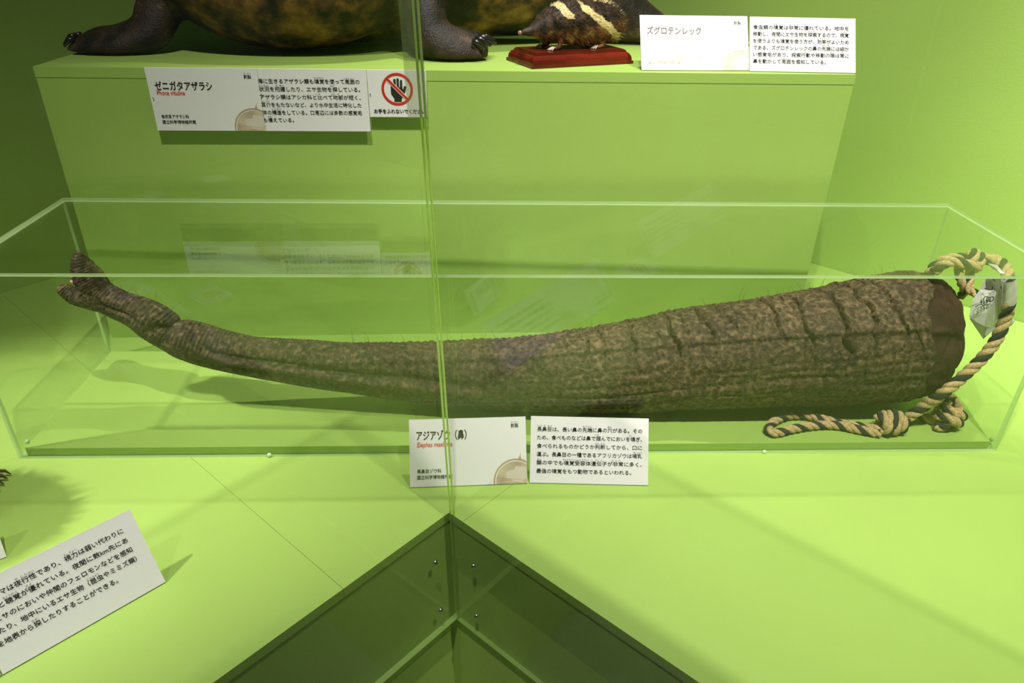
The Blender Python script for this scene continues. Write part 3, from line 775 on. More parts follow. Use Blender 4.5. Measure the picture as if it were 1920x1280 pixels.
for (u, v, r) in [(148, 530, 4.6), (153, 522, 3.4), (147, 521, 2.6), (158, 528, 3.0), (147, 496, 2.6), (152, 482, 2.2), (153, 507, 2.4)]:
    p = at_depth(u, v, 1.222) - FWD * (0.018 if v > 510 else 0.014) - TO; q = r / FPX * 1.37
    b = MB().ball(p, (q, q * 0.8, q * 0.8), 10, 8)
    sc.add([tuple(Vector(x) + Vector((rnd.uniform(-1, 1), rnd.uniform(-1, 1), rnd.uniform(-1, 1))) * q * 0.22) for x in b.v], b.f)
sc.build('nostril_lining', M_scab, trunk, True)
# dark flesh at the cut end
CE = [((1640, 528), (1652, 744)), ((1690, 514), (1700, 746)), ((1718, 512), (1728, 744)), ((1744, 520), (1744, 726)), ((1763, 546), (1757, 692)), ((1771, 588), (1766, 650))]
c2, ww = stations(CE)
c2, ww = crom(c2, 16), crom(ww, 16)
tt = np.gradient(c2, axis=0); tt /= np.linalg.norm(tt, axis=1)[:, None]
ax = tt[:20].mean(0); ax /= np.linalg.norm(ax)
NE = 140
ph = np.linspace(0, 2 * math.pi, NE, endpoint=False)
v1 = ww; rr = np.linalg.norm(ww, axis=1)
u1 = v1 / rr[:, None]; u2 = np.cross(u1, ax[None]); u2 /= np.linalg.norm(u2, axis=1)[:, None]
u2 *= np.sign(np.sum(u2 * (np.array(EYE)[None] - c2), axis=1))[:, None]
D2, J2 = np.meshgrid(np.degrees(ph), np.arange(len(c2)), indexing='xy')
wr_ = 0.0035 * fnoise(D2 / 9, J2 / 45.0, 0, 71, 3) - 0.005 * np.maximum(0, np.abs(np.sin(np.radians(D2 * 5 + 40 * vnoise(J2 / 30.0, D2 / 50, 0, 72)))) - 0.86) / 0.14
wr_ = wr_ - sum(0.007 * np.exp(-((J2 - j0 + 5 * vnoise(D2 / 18, j0, 0, 75)) / w0) ** 2) * (0.6 + 0.4 * vnoise(D2 / 25, j0, 1, 76)) for j0, w0 in ((22, 2.0), (33, 2.2), (46, 1.6), (53, 1.6)))
taper = np.minimum(1, np.linspace(0, 1, len(c2))[:, None] * 4) * np.minimum(1, (1 - np.linspace(0, 1, len(c2))[:, None]) * 3)
r3 = rr[:, None] + wr_ * taper
VE = c2[:, None] + u1[:, None] * (np.cos(ph)[None, :, None] * r3[..., None]) + u2[:, None] * (np.sin(ph)[None, :, None] * r3[..., None] * 0.96)
VE[:, :, 2] = np.maximum(VE[:, :, 2], BZ + 0.001)
VE -= np.array(TO)
ie = np.arange(len(c2) * NE).reshape(len(c2), NE)
FE = np.stack([ie[:-1], ie[1:], np.roll(ie[1:], -1, 1), np.roll(ie[:-1], -1, 1)], -1).reshape(-1, 4).tolist() + [tuple(ie[-1])]
mesh_obj('cut_end', VE.reshape(-1, 3).tolist(), FE, M_cut, trunk, True)
# bristles
hb = MB(); rnd = random.Random(11)
for k in range(95):
    if k < 60:
        i = int(np.searchsorted(UU, rnd.choice([rnd.uniform(1330, 1720), rnd.uniform(1330, 1720), rnd.uniform(180, 340), rnd.uniform(600, 1300)]))); a = math.radians(rnd.uniform(-30, 25))
    else:
        i = int(np.searchsorted(UU, rnd.uniform(420, 1720))); a = math.radians(rnd.uniform(95, 170))
    i = min(i, NL - 2)
    n = w1[i] * math.cos(a) + w2[i] * math.sin(a); p = PC[i] + n * (RR[i] - 0.001)
    L = rnd.uniform(0.008, 0.026 if k < 60 else 0.018); s2 = np.array([rnd.uniform(-1, 1), rnd.uniform(-.5, .5), rnd.uniform(-.3, .6)])
    pts = [tuple(p + n * L * t + s2 * L * 0.7 * t * t - np.array(TO)) for t in (0, .3, .6, .85, 1)]
    if min(q[2] for q in pts) < 0.001: continue
    hb.sweep(pts, [0.00028, 0.00028, 0.00024, 0.0002, 0.0001], 4)
o = hb.build('bristles', principled('bristle', (0.06, 0.045, 0.02), 0.5), trunk); o['kind'] = 'stuff'

# ------------------------------------------------------------------ rope
def fibre(name, c, k):
    m, nt, out = new_mat(name)
    b = N(nt, 'ShaderNodeBsdfPrincipled'); b.inputs['Roughness'].default_value = 0.85; b.inputs['Specular IOR Level'].default_value = 0.15
    tc = N(nt, 'ShaderNodeTexCoord')
    t = N(nt, 'ShaderNodeTexNoise'); t.inputs['Scale'].default_value = 420; t.inputs['Detail'].default_value = 3; nt.links.new(tc.outputs['Object'], t.inputs['Vector'])
    nt.links.new(ramp(nt, t.outputs['Fac'], [(0.25, tuple(x * k for x in c)), (0.55, c), (0.8, tuple(min(1, x * 1.35) for x in c))]), b.inputs['Base Color'])
    bp = N(nt, 'ShaderNodeBump'); bp.inputs['Strength'].default_value = 0.8; bp.inputs['Distance'].default_value = 0.0015
    nt.links.new(t.outputs['Fac'], bp.inputs['Height']); nt.links.new(bp.outputs[0], b.inputs['Normal']); nt.links.new(b.outputs[0], out.inputs[0])
    return m
M_pale, M_dark = fibre('rope_pale', (0.56, 0.41, 0.20), 0.4), fibre('rope_dark', (0.035, 0.036, 0.032), 0.5)
RO = Vector((0.9, 1.13, BZ))
rope = thing('rope', 'beige and black twisted rope tied through the cut end of the elephant trunk', 'rope', RO)
def cord(name, pts, r=0.0108, pitch=0.049, ph0=0.0, floor=True):
    P = crom(pts, 14)
    seg = np.r_[0, np.cumsum(np.linalg.norm(np.diff(P, axis=0), axis=1))]
    n = max(12, int(seg[-1] / 0.0028)); q = np.linspace(0, seg[-1], n)
    P = np.column_stack([np.interp(q, seg, P[:, k]) for k in range(3)])
    if floor: P[:, 2] = np.maximum(P[:, 2], BZ + r * 1.02)
    T = np.gradient(P, axis=0); T /= np.linalg.norm(T, axis=1)[:, None]
    nn = np.cross(T[0], [0.3, 0.2, 0.9]); nn /= np.linalg.norm(nn); fr = []
    for i in range(n):
        nn = nn - T[i] * (nn @ T[i]); nn /= np.linalg.norm(nn); fr.append((nn.copy(), np.cross(T[i], nn)))
    def strand(k):
        out = []
        for i in range(n):
            a = ph0 + 2 * math.pi * q[i] / pitch + k * 2 * math.pi / 3
            out.append(tuple(P[i] + (fr[i][0] * math.cos(a) + fr[i][1] * math.sin(a)) * r * 0.5 - np.array(RO)))
        return out
    mb = MB(); mb.sweep(strand(0), r * 0.56, 10); mb.sweep(strand(1), r * 0.56, 10)
    o = mb.build(name, M_pale, rope, True)
    MB().sweep(strand(2), r * 0.54, 10).build('dark_strand', M_dark, o, True)
    return o
def P3(u, v, y): return tuple(at_depth(u, v, y))
def PG(u, v, h=0.0): return tuple(on_ground(u, v, BZ + 0.0098 + h))
main = [P3(1822, 490, 1.205), P3(1848, 486, 1.20), P3(1871, 490, 1.192), P3(1886, 504, 1.165), P3(1893, 530, 1.132), P3(1893, 560, 1.118), P3(1884, 600, 1.112), P3(1866, 640, 1.105), P3(1838, 675, 1.102), P3(1803, 708, 1.10), P3(1768, 737, 1.10), P3(1735, 760, 1.102), P3(1703, 782, 1.105)]
main[-1] = PG(1703, 782, 0.012); main[-2] = P3(1735, 760, 1.115)
cord('hanging_length', main)
cord('loop', [PG(1690, 800, 0.004), PG(1660, 806, 0.004), PG(1620, 800), PG(1570, 792), PG(1520, 780), PG(1480, 779), PG(1450, 791), PG(1441, 806), PG(1455, 811), PG(1490, 803), PG(1530, 797), PG(1570, 797), PG(1615, 806), PG(1650, 812)], 0.0085, 0.040)
def coil(name, c, axis, r, turns, adv, ph0=0.0, rr=0.0098):
    ax_ = Vector(axis).normalized(); e1 = ax_.orthogonal().normalized(); e2 = ax_.cross(e1); pts = []
    n = int(turns * 10)
    for i in range(n + 1):
        a = ph0 + 2 * math.pi * i / 10
        p = Vector(c) + ax_ * (adv * (i / n - 0.5)) + (e1 * math.cos(a) + e2 * math.sin(a)) * r
        pts.append(tuple(p))
    return cord(name, pts, rr, 0.040)
kc = on_ground(1672, 797, BZ + 0.0215) + Vector((0, 0.008, 0))
coil('knot', kc, (1, 0.15, 0.1), 0.0165, 2.6, 0.040)
cord('short_length', [PG(1690, 792, 0.01), PG(1712, 779, 0.004), PG(1735, 782, 0.0), PG(1755, 788, 0.002), PG(1765, 783, 0.01)], 0.009)
kd = on_ground(1780, 778, BZ + 0.026)
coil('lower_knot', kd, (0.5, 0.4, 0.75), 0.020, 2.4, 0.036)
cord('lower_tie', [P3(1752, 800, 1.11), PG(1775, 798, 0.004), PG(1797, 783, 0.012), P3(1797, 765, 1.14), P3(1783, 748, 1.15), P3(1768, 757, 1.15), P3(1772, 775, 1.13)], 0.0095)
cord('upper_loop', [P3(1743, 512, 1.225), P3(1752, 499, 1.222), P3(1770, 488, 1.218), P3(1795, 483, 1.215), P3(1815, 487, 1.21)], 0.0095, floor=False)
cord('upper_loop', [P3(1752, 509, 1.212), P3(1768, 496, 1.205), P3(1790, 490, 1.198), P3(1806, 494, 1.19), P3(1822, 498, 1.188), P3(1838, 499, 1.188)], 0.0095, ph0=1.5, floor=False)
coil('upper_knot', P3(1826, 489, 1.205), (1, -0.2, -0.35), 0.0125, 2.0, 0.026, 0.6)
cord('inner_length', [P3(1800, 498, 1.20), P3(1797, 510, 1.195), P3(1803, 530, 1.19), P3(1808, 545, 1.195), P3(1800, 556, 1.21)], 0.008, floor=False)
cord('inner_length', [P3(1818, 500, 1.198), P3(1819, 520, 1.19), P3(1817, 540, 1.18), P3(1827, 549, 1.172), P3(1834, 553, 1.165)], 0.008, floor=False)
# clear sleeve round the rope where the tag is fixed
ms, nt, out = new_mat('cloudy_sleeve')
tr = N(nt, 'ShaderNodeBsdfTransparent'); df = N(nt, 'ShaderNodeBsdfDiffuse'); df.inputs[0].default_value = (0.75, 0.76, 0.75, 1); gl = N(nt, 'ShaderNodeBsdfGlossy'); gl.inputs['Roughness'].default_value = 0.25
x1 = N(nt, 'ShaderNodeMixShader'); x1.inputs[0].default_value = 0.6; x2 = N(nt, 'ShaderNodeMixShader'); x2.inputs[0].default_value = 0.2
nt.links.new(tr.outputs[0], x1.inputs[1]); nt.links.new(df.outputs[0], x1.inputs[2]); nt.links.new(x1.outputs[0], x2.inputs[1]); nt.links.new(gl.outputs[0], x2.inputs[2]); nt.links.new(x2.outputs[0], out.inputs[0])
M_paper = principled('tag_paper', (0.74, 0.73, 0.69), 0.6, 0.2)
tago = Vector(P3(1860, 600, 1.14))
ptag = thing('paper_tag', 'folded white paper tag with black handwriting, fixed to the rope by a clear sleeve', 'tag', tago)
sl = [Vector(P3(u, v, y)) - tago for u, v, y in ((1891, 523, 1.12), (1893, 545, 1.119), (1891, 569, 1.117))]
MB().sweep(sl, 0.0112, 20, cap=False).build('sleeve', ms, ptag, True)
def z5(x, y): return (x / 5.818 + 1640, y / 5.818 + 480)
def leaf(name, poly, y, cen, pop, th=0.0006):
    pts = [Vector(at_depth(*z5(*p), yy)) - tago for (p, yy) in poly]
    c = Vector(at_depth(*z5(*cen), y)) - tago + Vector((0, -pop, 0))
    n = len(pts); v = [tuple(c)] + [tuple(p) for p in pts]
    f = [(0, 1 + (k + 1) % n, 1 + k) for k in range(n)]
    o = mesh_obj(name, v, f, M_paper, ptag)
    s = o.modifiers.new('thickness', 'SOLIDIFY'); s.thickness = th
    return o
leaf('back_leaf', [((1215, 245), 1.165), ((1440, 238), 1.135), ((1425, 520), 1.135), ((1340, 770), 1.155), ((1185, 905), 1.165), ((1040, 690), 1.168), ((1120, 400), 1.168)], 1.165, (1260, 560), -0.004)
leaf('front_leaf', [((1150, 365), 1.150), ((1310, 375), 1.146), ((1342, 405), 1.144), ((1335, 760), 1.146), ((1275, 785), 1.146), ((1215, 772), 1.142), ((1120, 725), 1.148), ((1030, 660), 1.152), ((1065, 480), 1.152)], 1.143, (1225, 600), 0.004)
leaf('tie_end', [((1240, 82), 1.15), ((1330, 95), 1.14), ((1425, 190), 1.128), ((1370, 185), 1.13), ((1285, 140), 1.145)], 1.138, (1330, 140), 0.001)
leaf('tie_end', [((1490, 668), 1.12), ((1535, 708), 1.12), ((1485, 765), 1.12), ((1450, 742), 1.12)], 1.12, (1490, 715), 0.0005)
hw = MB()
def stroke(pts, y0, y1):
    w = crom([tuple(Vector(at_depth(*z5(*p), y0 + (y1 - y0) * i / max(1, len(pts) - 1))) - tago) for i, p in enumerate(pts)], 5)
    hw.sweep([tuple(q) for q in w], 0.00075, 5)
for s_ in [[(1205, 440), (1190, 470), (1200, 510), (1225, 505), (1215, 475)], [(1210, 440), (1250, 448), (1290, 445), (1298, 470), (1270, 495), (1235, 492)], [(1222, 455), (1228, 490)], [(1245, 455), (1248, 492)], [(1262, 456), (1262, 490)],
           [(1195, 500), (1185, 520), (1200, 525)], [(1160, 480), (1165, 525)], [(1150, 505), (1180, 500)], [(1165, 525), (1130, 535), (1098, 555)], [(1165, 525), (1180, 535)]]:
    stroke(s_, 1.1335, 1.1335)
for s_ in [[(1280, 325), (1285, 350), (1270, 370), (1235, 365), (1200, 350)], [(1310, 250), (1285, 258)], [(1300, 265), (1312, 275)], [(1385, 250), (1420, 252)], [(1418, 265), (1395, 270)],
           [(1400, 305), (1380, 330), (1385, 355), (1410, 365)], [(1395, 380), (1388, 400), (1410, 400)], [(1385, 420), (1412, 425)], [(1390, 445), (1412, 450), (1390, 465), (1412, 475), (1390, 490), (1410, 520)]]:
    stroke(s_, 1.1312, 1.1312)
hw.build('handwriting', M_ink, ptag)

# ------------------------------------------------------------------ animals
def coat(name, stops, scale, detail=4, rough=0.55, bump=0.6, bscale=300, stretch=(1, 1, 1), patches=(), dark=None):
    m, nt, out = new_mat(name)
    b = N(nt, 'ShaderNodeBsdfPrincipled'); b.inputs['Roughness'].default_value = rough; b.inputs['Specular IOR Level'].default_value = 0.3
    tc = N(nt, 'ShaderNodeTexCoord'); mp = N(nt, 'ShaderNodeMapping'); mp.inputs['Scale'].default_value = stretch
    nt.links.new(tc.outputs['Object'], mp.inputs[0])
    t = N(nt, 'ShaderNodeTexNoise'); t.inputs['Scale'].default_value = scale; t.inputs['Detail'].default_value = detail; t.inputs['Roughness'].default_value = 0.6
    nt.links.new(mp.outputs[0], t.inputs['Vector'])
    col = ramp(nt, t.outputs['Fac'], stops)
    for (pc_, pr) in patches:                       # round patches of the darker coat, blurred at the rim
        ds = N(nt, 'ShaderNodeVectorMath', operation='DISTANCE'); ds.inputs[1].default_value = pc_; nt.links.new(tc.outputs['Object'], ds.inputs[0])
        ma = N(nt, 'ShaderNodeMath', operation='MULTIPLY_ADD'); ma.inputs[1].default_value = 0.08; nt.links.new(t.outputs['Fac'], ma.inputs[0]); nt.links.new(ds.outputs['Value'], ma.inputs[2])
        mr = N(nt, 'ShaderNodeMapRange'); mr.inputs['From Min'].default_value = pr + 0.06; mr.inputs['From Max'].default_value = pr + 0.02; nt.links.new(ma.outputs[0], mr.inputs['Value'])
        mx = N(nt, 'ShaderNodeMixRGB'); nt.links.new(mr.outputs[0], mx.inputs[0]); nt.links.new(col, mx.inputs[1]); nt.links.new(ramp(nt, t.outputs['Fac'], dark), mx.inputs[2]); col = mx.outputs[0]
    nt.links.new(col, b.inputs['Base Color'])
    t2 = N(nt, 'ShaderNodeTexNoise'); t2.inputs['Scale'].default_value = bscale; t2.inputs['Detail'].default_value = 3; nt.links.new(mp.outputs[0], t2.inputs['Vector'])
    bp = N(nt, 'ShaderNodeBump'); bp.inputs['Strength'].default_value = bump; bp.inputs['Distance'].default_value = 0.003
    nt.links.new(t2.outputs['Fac'], bp.inputs['Height']); nt.links.new(bp.outputs[0], b.inputs['Normal'])
    nt.links.new(b.outputs[0], out.inputs[0])
    return m
def fuse(o, voxel, smooth=4):
    m = o.modifiers.new('fuse', 'REMESH'); m.mode = 'VOXEL'; m.voxel_size = voxel; m.use_smooth_shade = True
    s = o.modifiers.new('soften', 'SMOOTH'); s.factor = 0.5; s.iterations = smooth
    return o
def hairs(mb, src, count, L, r, back, seed, spread=0.35, keep=None):
    # short tapered hairs on the faces of src, combed towards `back`
    rnd = random.Random(seed)
    V = [Vector(v) for v in src.v]; tri = []
    cen = sum(V, Vector()) / len(V)
    for f in src.f:
        if len(f) > 4: continue
        for k in range(1, len(f) - 1): tri.append((f[0], f[k], f[k + 1]))
    ar = np.array([(V[b] - V[a]).cross(V[c] - V[a]).length for a, b, c in tri]); cum = np.cumsum(ar / ar.sum())
    for k in range(count):
        i = int(np.searchsorted(cum, rnd.random())); a, b, c = tri[min(i, len(tri) - 1)]
        u, w = rnd.random(), rnd.random()
        if u + w > 1: u, w = 1 - u, 1 - w
        p = V[a] + (V[b] - V[a]) * u + (V[c] - V[a]) * w
        n = (V[b] - V[a]).cross(V[c] - V[a])
        if n.length < 1e-9: continue
        n.normalize()
        if keep and not keep(p, n): continue
        d = (n * 0.75 + Vector(back) * 0.9 + Vector((rnd.uniform(-1, 1), rnd.uniform(-1, 1), rnd.uniform(-1, 1))) * spread).normalized()
        e1 = d.orthogonal().normalized() * r; e2 = d.cross(e1)
        l = L * rnd.uniform(0.6, 1.2)
        p0 = p - n * r
        mb.add([p0 + e1, p0 - e1 * 0.5 + e2 * 0.87, p0 - e1 * 0.5 - e2 * 0.87, p + d * l], [(0, 1, 3), (1, 2, 3), (2, 0, 3)])
    return mb

# --- seal on the plinth
SO = Vector((-0.2, 1.85, PZ))
seal = thing('seal', 'large stuffed harbour seal, mottled brown coat, propped on dark foreflippers on the plinth', 'seal', SO)
M_seal = coat('seal_coat', [(0.38, (0.010, 0.006, 0.003)), (0.47, (0.080, 0.036, 0.012)), (0.58, (0.24, 0.110, 0.030)), (0.72, (0.44, 0.24, 0.085))], 17, 5, 0.5, 0.7, 280,
              patches=[((-0.60, -0.14, 0.05), 0.205), ((0.125, -0.17, 0.03), 0.17), ((0.66, 0.08, 0.04), 0.33)], dark=[(0.38, (0.007, 0.005, 0.004)), (0.56, (0.036, 0.021, 0.013)), (0.72, (0.15, 0.098, 0.062))])
M_claw = principled('dark_claw', (0.012, 0.010, 0.009), 0.25, 0.6)
def swp(mb, pts, rad, org, sub=6, n=22):
    P = crom(pts, sub); k = np.linspace(0, len(rad) - 1, len(P))
    ra = np.array([r if hasattr(r, '__len__') else (r, r) for r in rad], float)
    r = [(float(np.interp(q, range(len(ra)), ra[:, 0])), float(np.interp(q, range(len(ra)), ra[:, 1]))) for q in k]
    return mb.sweep([tuple(np.array(p) - np.array(org)) for p in P], r, n)
mb = MB()
swp(mb, [(-0.66, 1.60, 1.215), (-0.635, 1.65, 1.225), (-0.60, 1.71, 1.205), (-0.54, 1.77, 1.09), (-0.47, 1.83, 0.955), (-0.33, 1.90, 0.872), (-0.05, 1.985, 0.825), (0.14, 2.02, 0.775), (0.28, 2.02, 0.715), (0.39, 2.00, 0.660), (0.48, 1.98, 0.635)],
    [0.035, 0.075, 0.105, 0.150, 0.235, 0.262, 0.215, 0.165, 0.105, 0.06, 0.03], SO)
# chest bulge over the plinth
mb.ball(Vector((-0.43, 1.785, PZ + 0.200)) - SO, (0.310, 0.20, 0.198), 28, 18)
# foreflippers and hind flippers (one continuous body)
swp(mb, [(-0.60, 1.83, 0.83), (-0.665, 1.775, 0.755), (-0.70, 1.735, 0.690), (-0.725, 1.715, 0.648), (-0.79, 1.70, 0.632), (-0.855, 1.712, 0.627), (-0.885, 1.73, 0.622)],
    [0.085, 0.062, 0.047, (0.040, 0.050), (0.026, 0.055), (0.019, 0.060), (0.010, 0.040)], SO)
swp(mb, [(-0.17, 1.86, 0.83), (-0.135, 1.78, 0.765), (-0.125, 1.715, 0.70), (-0.110, 1.685, 0.652), (-0.06, 1.672, 0.635), (-0.01, 1.685, 0.629), (0.012, 1.692, 0.622)],
    [0.085, 0.060, 0.047, (0.040, 0.045), (0.029, 0.048), (0.021, 0.045), (0.010, 0.026)], SO)
for sgn in (-1, 1):
    swp(mb, [(0.42, 2.0, 0.650), (0.49, 1.96 + 0.05 * sgn, 0.640), (0.56, 1.92 + 0.10 * sgn, 0.632), (0.60, 1.90 + 0.13 * sgn, 0.628)], [0.035, (0.022, 0.045), (0.016, 0.06), (0.008, 0.05)], SO)
mb.v = [(x, y, max(z, 0.004)) for x, y, z in mb.v]
body = mb.build('body', M_seal, seal, True)
fuse(body, 0.0085, 5)
fb = MB()
for (x, y, z, dx, dy) in [(-0.022, 1.648, 0.648, 0.028, 0.0), (-0.016, 1.664, 0.652, 0.034, 0.0), (-0.010, 1.681, 0.654, 0.036, 0.003), (-0.004, 1.699, 0.653, 0.036, 0.006), (-0.004, 1.716, 0.649, 0.030, 0.008),
                           (-0.872, 1.685, 0.636, -0.022, -0.003), (-0.877, 1.705, 0.640, -0.024, 0.0), (-0.876, 1.727, 0.640, -0.024, 0.004), (-0.870, 1.747, 0.637, -0.020, 0.006)]:
    p = Vector((x, y, z)) - SO
    MB().sweep([p, p + Vector((dx * .45, dy * .45, -0.002)), p + Vector((dx * .85, dy * .85, -0.010)), p + Vector((dx, dy, -0.016))], [0.0062, 0.0060, 0.0044, 0.0014], 10).build('claw', M_claw, seal, True)
for sx_e in (-1, 1):
    mb = MB().ball(Vector((-0.66 + 0.055 * sx_e, 1.632 + 0.012 * sx_e, 1.255)) - SO, 0.016, 14, 10); mb.build('eye', M_claw, seal, True)
MB().ball(Vector((-0.672, 1.572, 1.22)) - SO, (0.02, 0.014, 0.014), 14, 10).build('nose', M_claw, seal, True)

# --- tenrec on its wooden base
E1 = Vector((0.923, 0.384, 0)); E2 = Vector((-0.384, 0.923, 0))
BO = Vector((0.192, 1.672, PZ))
BM = Matrix(((E1.x, E2.x, 0, BO.x), (E1.y, E2.y, 0, BO.y), (0, 0, 1, BO.z), (0, 0, 0, 1)))
M_mahog = coat('mahogany', [(0.3, (0.055, 0.006, 0.003)), (0.55, (0.13, 0.013, 0.006)), (0.8, (0.20, 0.028, 0.010))], 40, 4, 0.22, 0.05, 200, (0.2, 1, 1))
mb = MB(); hw_, hd_ = 0.1235, 0.065
prof = [(0.0, 0.0005), (0.0, 0.006), (0.003, 0.007), (0.003, 0.010), (0.0045, 0.016), (0.008, 0.021), (0.0125, 0.0235), (0.0125, 0.0265), (0.0155, 0.0265), (0.0155, 0.0285)]
v = []; f = []
for (i_, z_) in prof: v += [(-hw_ + i_, -hd_ + i_, z_), (hw_ - i_, -hd_ + i_, z_), (hw_ - i_, hd_ - i_, z_), (-hw_ + i_, hd_ - i_, z_)]
for j in range(len(prof) - 1):
    for k in range(4): f.append((j * 4 + k, j * 4 + (k + 1) % 4, j * 4 + 4 + (k + 1) % 4, j * 4 + 4 + k))
f += [(3, 2, 1, 0), tuple(len(v) - 4 + k for k in range(4))]
o = mesh_obj('wooden_base', v, f, M_mahog, None, False, BM)
tag(o, 'polished red-brown wooden base with moulded edge, under the tenrec on the plinth', 'wooden base')
TZ = 0.0288
TM = BM @ Matrix.Translation((0.010, 0.0, TZ))
ten = thing('tenrec', 'small stuffed spiny tenrec with cream stripes on dark fur, standing on the wooden base', 'tenrec', matrix=TM)
def tenrec_mat(name, dark):
    m, nt, out = new_mat(name)
    b = N(nt, 'ShaderNodeBsdfPrincipled'); b.inputs['Roughness'].default_value = 0.6; b.inputs['Specular IOR Level'].default_value = 0.3
    tc = N(nt, 'ShaderNodeTexCoord'); sp = N(nt, 'ShaderNodeSeparateXYZ'); nt.links.new(tc.outputs['Object'], sp.inputs[0])
    nz = N(nt, 'ShaderNodeTexNoise'); nz.inputs['Scale'].default_value = 90; nt.links.new(tc.outputs['Object'], nz.inputs['Vector'])
    def lin(ax, ay, az, c0):
        n1 = N(nt, 'ShaderNodeVectorMath', operation='DOT_PRODUCT'); n1.inputs[1].default_value = (ax, ay, az); nt.links.new(tc.outputs['Object'], n1.inputs[0])
        n2 = N(nt, 'ShaderNodeMath', operation='MULTIPLY_ADD'); n2.inputs[1].default_value = 0.016; n2.inputs[2].default_value = c0 - 0.008; nt.links.new(nz.outputs['Fac'], n2.inputs[0])
        n3 = N(nt, 'ShaderNodeMath', operation='ADD'); nt.links.new(n1.outputs['Value'], n3.inputs[0]); nt.links.new(n2.outputs[0], n3.inputs[1]); return n3.outputs[0]
    def band(val, w):
        ab = N(nt, 'ShaderNodeMath', operation='ABSOLUTE'); nt.links.new(val, ab.inputs[0])
        l = N(nt, 'ShaderNodeMath', operation='LESS_THAN'); l.inputs[1].default_value = w; nt.links.new(ab.outputs[0], l.inputs[0]); return l.outputs[0]
    def gt(val, t):
        l = N(nt, 'ShaderNodeMath', operation='GREATER_THAN'); l.inputs[1].default_value = t; nt.links.new(val, l.inputs[0]); return l.outputs[0]
    def mul(a, c):
        l = N(nt, 'ShaderNodeMath', operation='MULTIPLY'); nt.links.new(a, l.inputs[0]); nt.links.new(c, l.inputs[1]); return l.outputs[0]
    def mx(a, c):
        l = N(nt, 'ShaderNodeMath', operation='MAXIMUM'); nt.links.new(a, l.inputs[0]); nt.links.new(c, l.inputs[1]); return l.outputs[0]
    neck = mul(band(lin(0.86, 0, 0.5, -0.003), 0.0085), gt(sp.outputs['Z'], 0.062))       # stripe across the nape
    flank = mul(band(lin(0.55, 0, 0.83, -0.068), 0.0075), gt(sp.outputs['X'], -0.005))     # stripe along the flank
    spine = mul(band(lin(0, 1, 0, 0.0), 0.006), gt(sp.outputs['X'], 0.035))
    light = mx(mx(neck, flank), spine)
    n2 = N(nt, 'ShaderNodeTexNoise'); n2.inputs['Scale'].default_value = 60; n2.inputs['Detail'].default_value = 4; nt.links.new(tc.outputs['Object'], n2.inputs['Vector'])
    und = ramp(nt, n2.outputs['Fac'], [(0.38, (0.09, 0.028, 0.010)), (0.55, (0.20, 0.085, 0.03)), (0.7, (0.48, 0.30, 0.10))])
    top = ramp(nt, n2.outputs['Fac'], [(0.35, (0.012, 0.008, 0.006)), (0.6, (0.055, 0.030, 0.015)), (0.8, (0.12, 0.065, 0.03))])
    mr = N(nt, 'ShaderNodeMapRange'); mr.inputs['From Min'].default_value = 0.036; mr.inputs['From Max'].default_value = 0.050
    nt.links.new(lin(-0.12, 0, 1, 0), mr.inputs['Value'])
    c1 = N(nt, 'ShaderNodeMixRGB'); nt.links.new(mr.outputs[0], c1.inputs[0]); nt.links.new(und, c1.inputs[1]); nt.links.new(top, c1.inputs[2])
    c2_ = N(nt, 'ShaderNodeMixRGB'); nt.links.new(light, c2_.inputs[0]); nt.links.new(c1.outputs[0], c2_.inputs[1]); c2_.inputs[2].default_value = (0.72, 0.60, 0.30, 1)
    nt.links.new(c2_.outputs[0], b.inputs['Base Color']); nt.links.new(b.outputs[0], out.inputs[0])
    return m
M_ten = tenrec_mat('tenrec_coat', 0)
tb = MB()
swp(tb, [(0.116, 0, 0.038), (0.102, 0, 0.041), (0.070, 0, 0.047), (0.024, 0, 0.049), (-0.020, 0, 0.050), (-0.055, 0, 0.047), (-0.085, 0, 0.041), (-0.108, 0, 0.036), (-0.130, 0, 0.034)],
    [(0.008, 0.008), (0.028, 0.030), (0.041, 0.042), (0.045, 0.044), (0.043, 0.041), (0.036, 0.034), (0.022, 0.022), (0.010, 0.010), (0.0045, 0.005)], (0, 0, 0), 8, 26)
spiky = MB(); spiky.v = list(tb.v); spiky.f = list(tb.f)
for (x, y) in ((-0.045, -0.022), (-0.052, 0.020), (0.058, -0.026), (0.060, 0.024)):
    tb.sweep([(x, y * 0.8, 0.032), (x - 0.002, y, 0.018), (x - 0.004, y * 1.05, 0.006), (x - 0.016, y * 1.1, 0.004)], [0.012, 0.0075, 0.0045, 0.004], 10)
o = tb.build('body', M_ten, ten, True)
hm = hairs(MB(), spiky, 5200, 0.0125, 0.00055, (0.9, 0, -0.05), 4, 0.4, lambda p, n: p.x > -0.095 and p.z > 0.013)
o = hm.build('spiny_fur', M_ten, ten); o['kind'] = 'stuff'
M_foot = principled('pale_foot', (0.62, 0.52, 0.42), 0.4, 0.5)
for (x, y) in ((-0.045, -0.022), (-0.052, 0.020), (0.058, -0.026), (0.060, 0.024)):
    fm = MB()
    for t in (-1.2, -0.6, 0, 0.6, 1.2):
        a = math.pi + t * 0.55
        q = Vector((x - 0.014, y * 1.08, 0.004)); d = Vector((math.cos(a), math.sin(a), 0))
        fm.sweep([q, q + d * 0.007 + Vector((0, 0, 0.002)), q + d * 0.014 + Vector((0, 0, -0.0015)), q + d * 0.018 + Vector((0, 0, -0.0032))], [0.0018, 0.0016, 0.0012, 0.0005], 7)
    fm.build('foot', M_foot, ten, True)
for y in (-0.0155, 0.0155): MB().ball((-0.083, y * 1.25, 0.049), 0.0025, 10, 8).build('eye', M_claw, ten, True)
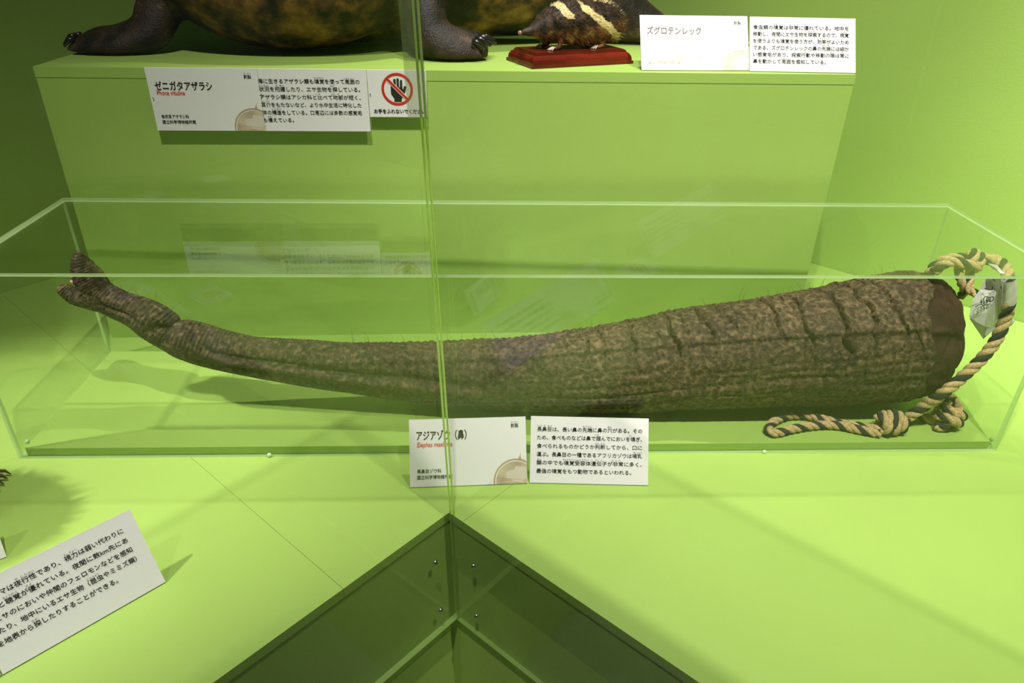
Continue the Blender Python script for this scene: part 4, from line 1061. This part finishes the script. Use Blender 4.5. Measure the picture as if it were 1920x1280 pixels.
MB().ball((-0.132, 0, 0.034), (0.005, 0.005, 0.0045), 10, 8).build('nose', principled('pink_nose', (0.30, 0.16, 0.11), 0.4), ten, True)
for y, z in ((-0.03, 0.058), (0.03, 0.058)): MB().ball((-0.062, y, z), (0.005, 0.007, 0.009), 10, 8).build('ear', M_ten, ten, True)

# --- badger on the left arm (only its hind claws reach into view)
AO = Vector((-1.01, 0.862, 0))
bad = thing('badger', 'stuffed grey-brown badger on the left arm, hind claws just reaching the left edge of view', 'badger', AO)
M_bad = coat('badger_coat', [(0.35, (0.05, 0.035, 0.02)), (0.55, (0.16, 0.12, 0.075)), (0.75, (0.34, 0.27, 0.18))], 30, 4, 0.6, 0.7, 200, patches=[((0.11, -0.03, 0.0), 0.085), ((0.09, 0.10, 0.0), 0.085), ((-0.27, -0.12, 0.0), 0.085), ((-0.25, 0.05, 0.0), 0.085)], dark=[(0.35, (0.02, 0.013, 0.008)), (0.7, (0.07, 0.045, 0.03))])
M_bclaw = principled('horn_claw', (0.075, 0.045, 0.022), 0.35, 0.5)
bb = MB()
swp(bb, [(0.17, 0.03, 0.155), (0.15, 0.03, 0.17), (0.08, 0.02, 0.19), (-0.05, 0.0, 0.195), (-0.18, -0.02, 0.19), (-0.30, -0.05, 0.185), (-0.38, -0.08, 0.175), (-0.46, -0.11, 0.155), (-0.50, -0.125, 0.145)],
    [0.02, 0.075, 0.115, 0.12, 0.115, 0.095, 0.065, 0.035, 0.02], (0, 0, 0), 6, 24)
fur = MB(); fur.v = list(bb.v); fur.f = list(bb.f)
legs = ((0.115, -0.03, 1), (0.09, 0.10, 1), (-0.27, -0.12, 0), (-0.25, 0.05, 0))
for (x, y, h_) in legs:
    swp(bb, [(x - 0.02, y, 0.14), (x - (0.03 if h_ else 0.0), y, 0.075), (x, y, 0.03), (x + 0.035, y + 0.012, 0.020), (x + 0.06, y + 0.02, 0.014)] if h_ else [(x, y, 0.15), (x, y, 0.08), (x, y, 0.03), (x - 0.03, y - 0.01, 0.02), (x - 0.05, y - 0.02, 0.014)],
        [0.06, 0.04, 0.028, 0.024, 0.012], (0, 0, 0), 5, 14)
body = bb.build('body', M_bad, bad, True)
fuse(body, 0.008, 3)
o = hairs(MB(), fur, 5000, 0.030, 0.0011, (0.6, 0.1, -0.45), 8, 0.4).build('long_fur', M_bad, bad); o['kind'] = 'stuff'
for (x, y, h_) in legs:
    for t in (-2, -1, 0, 1, 2):
        dx = 1 if h_ else -1
        d = Vector((dx, t * 0.16 + (0.25 if h_ else -0.1), 0)).normalized(); q = Vector((x + dx * 0.058, y + dx * 0.018 + t * 0.009, 0.014))
        MB().sweep([q, q + d * 0.016 + Vector((0, 0, 0.006)), q + d * 0.030 + Vector((0, 0, 0.001)), q + d * 0.036 + Vector((0, 0, -0.009))], [0.0045, 0.004, 0.0026, 0.0008], 8).build('claw', M_bclaw, bad, True)
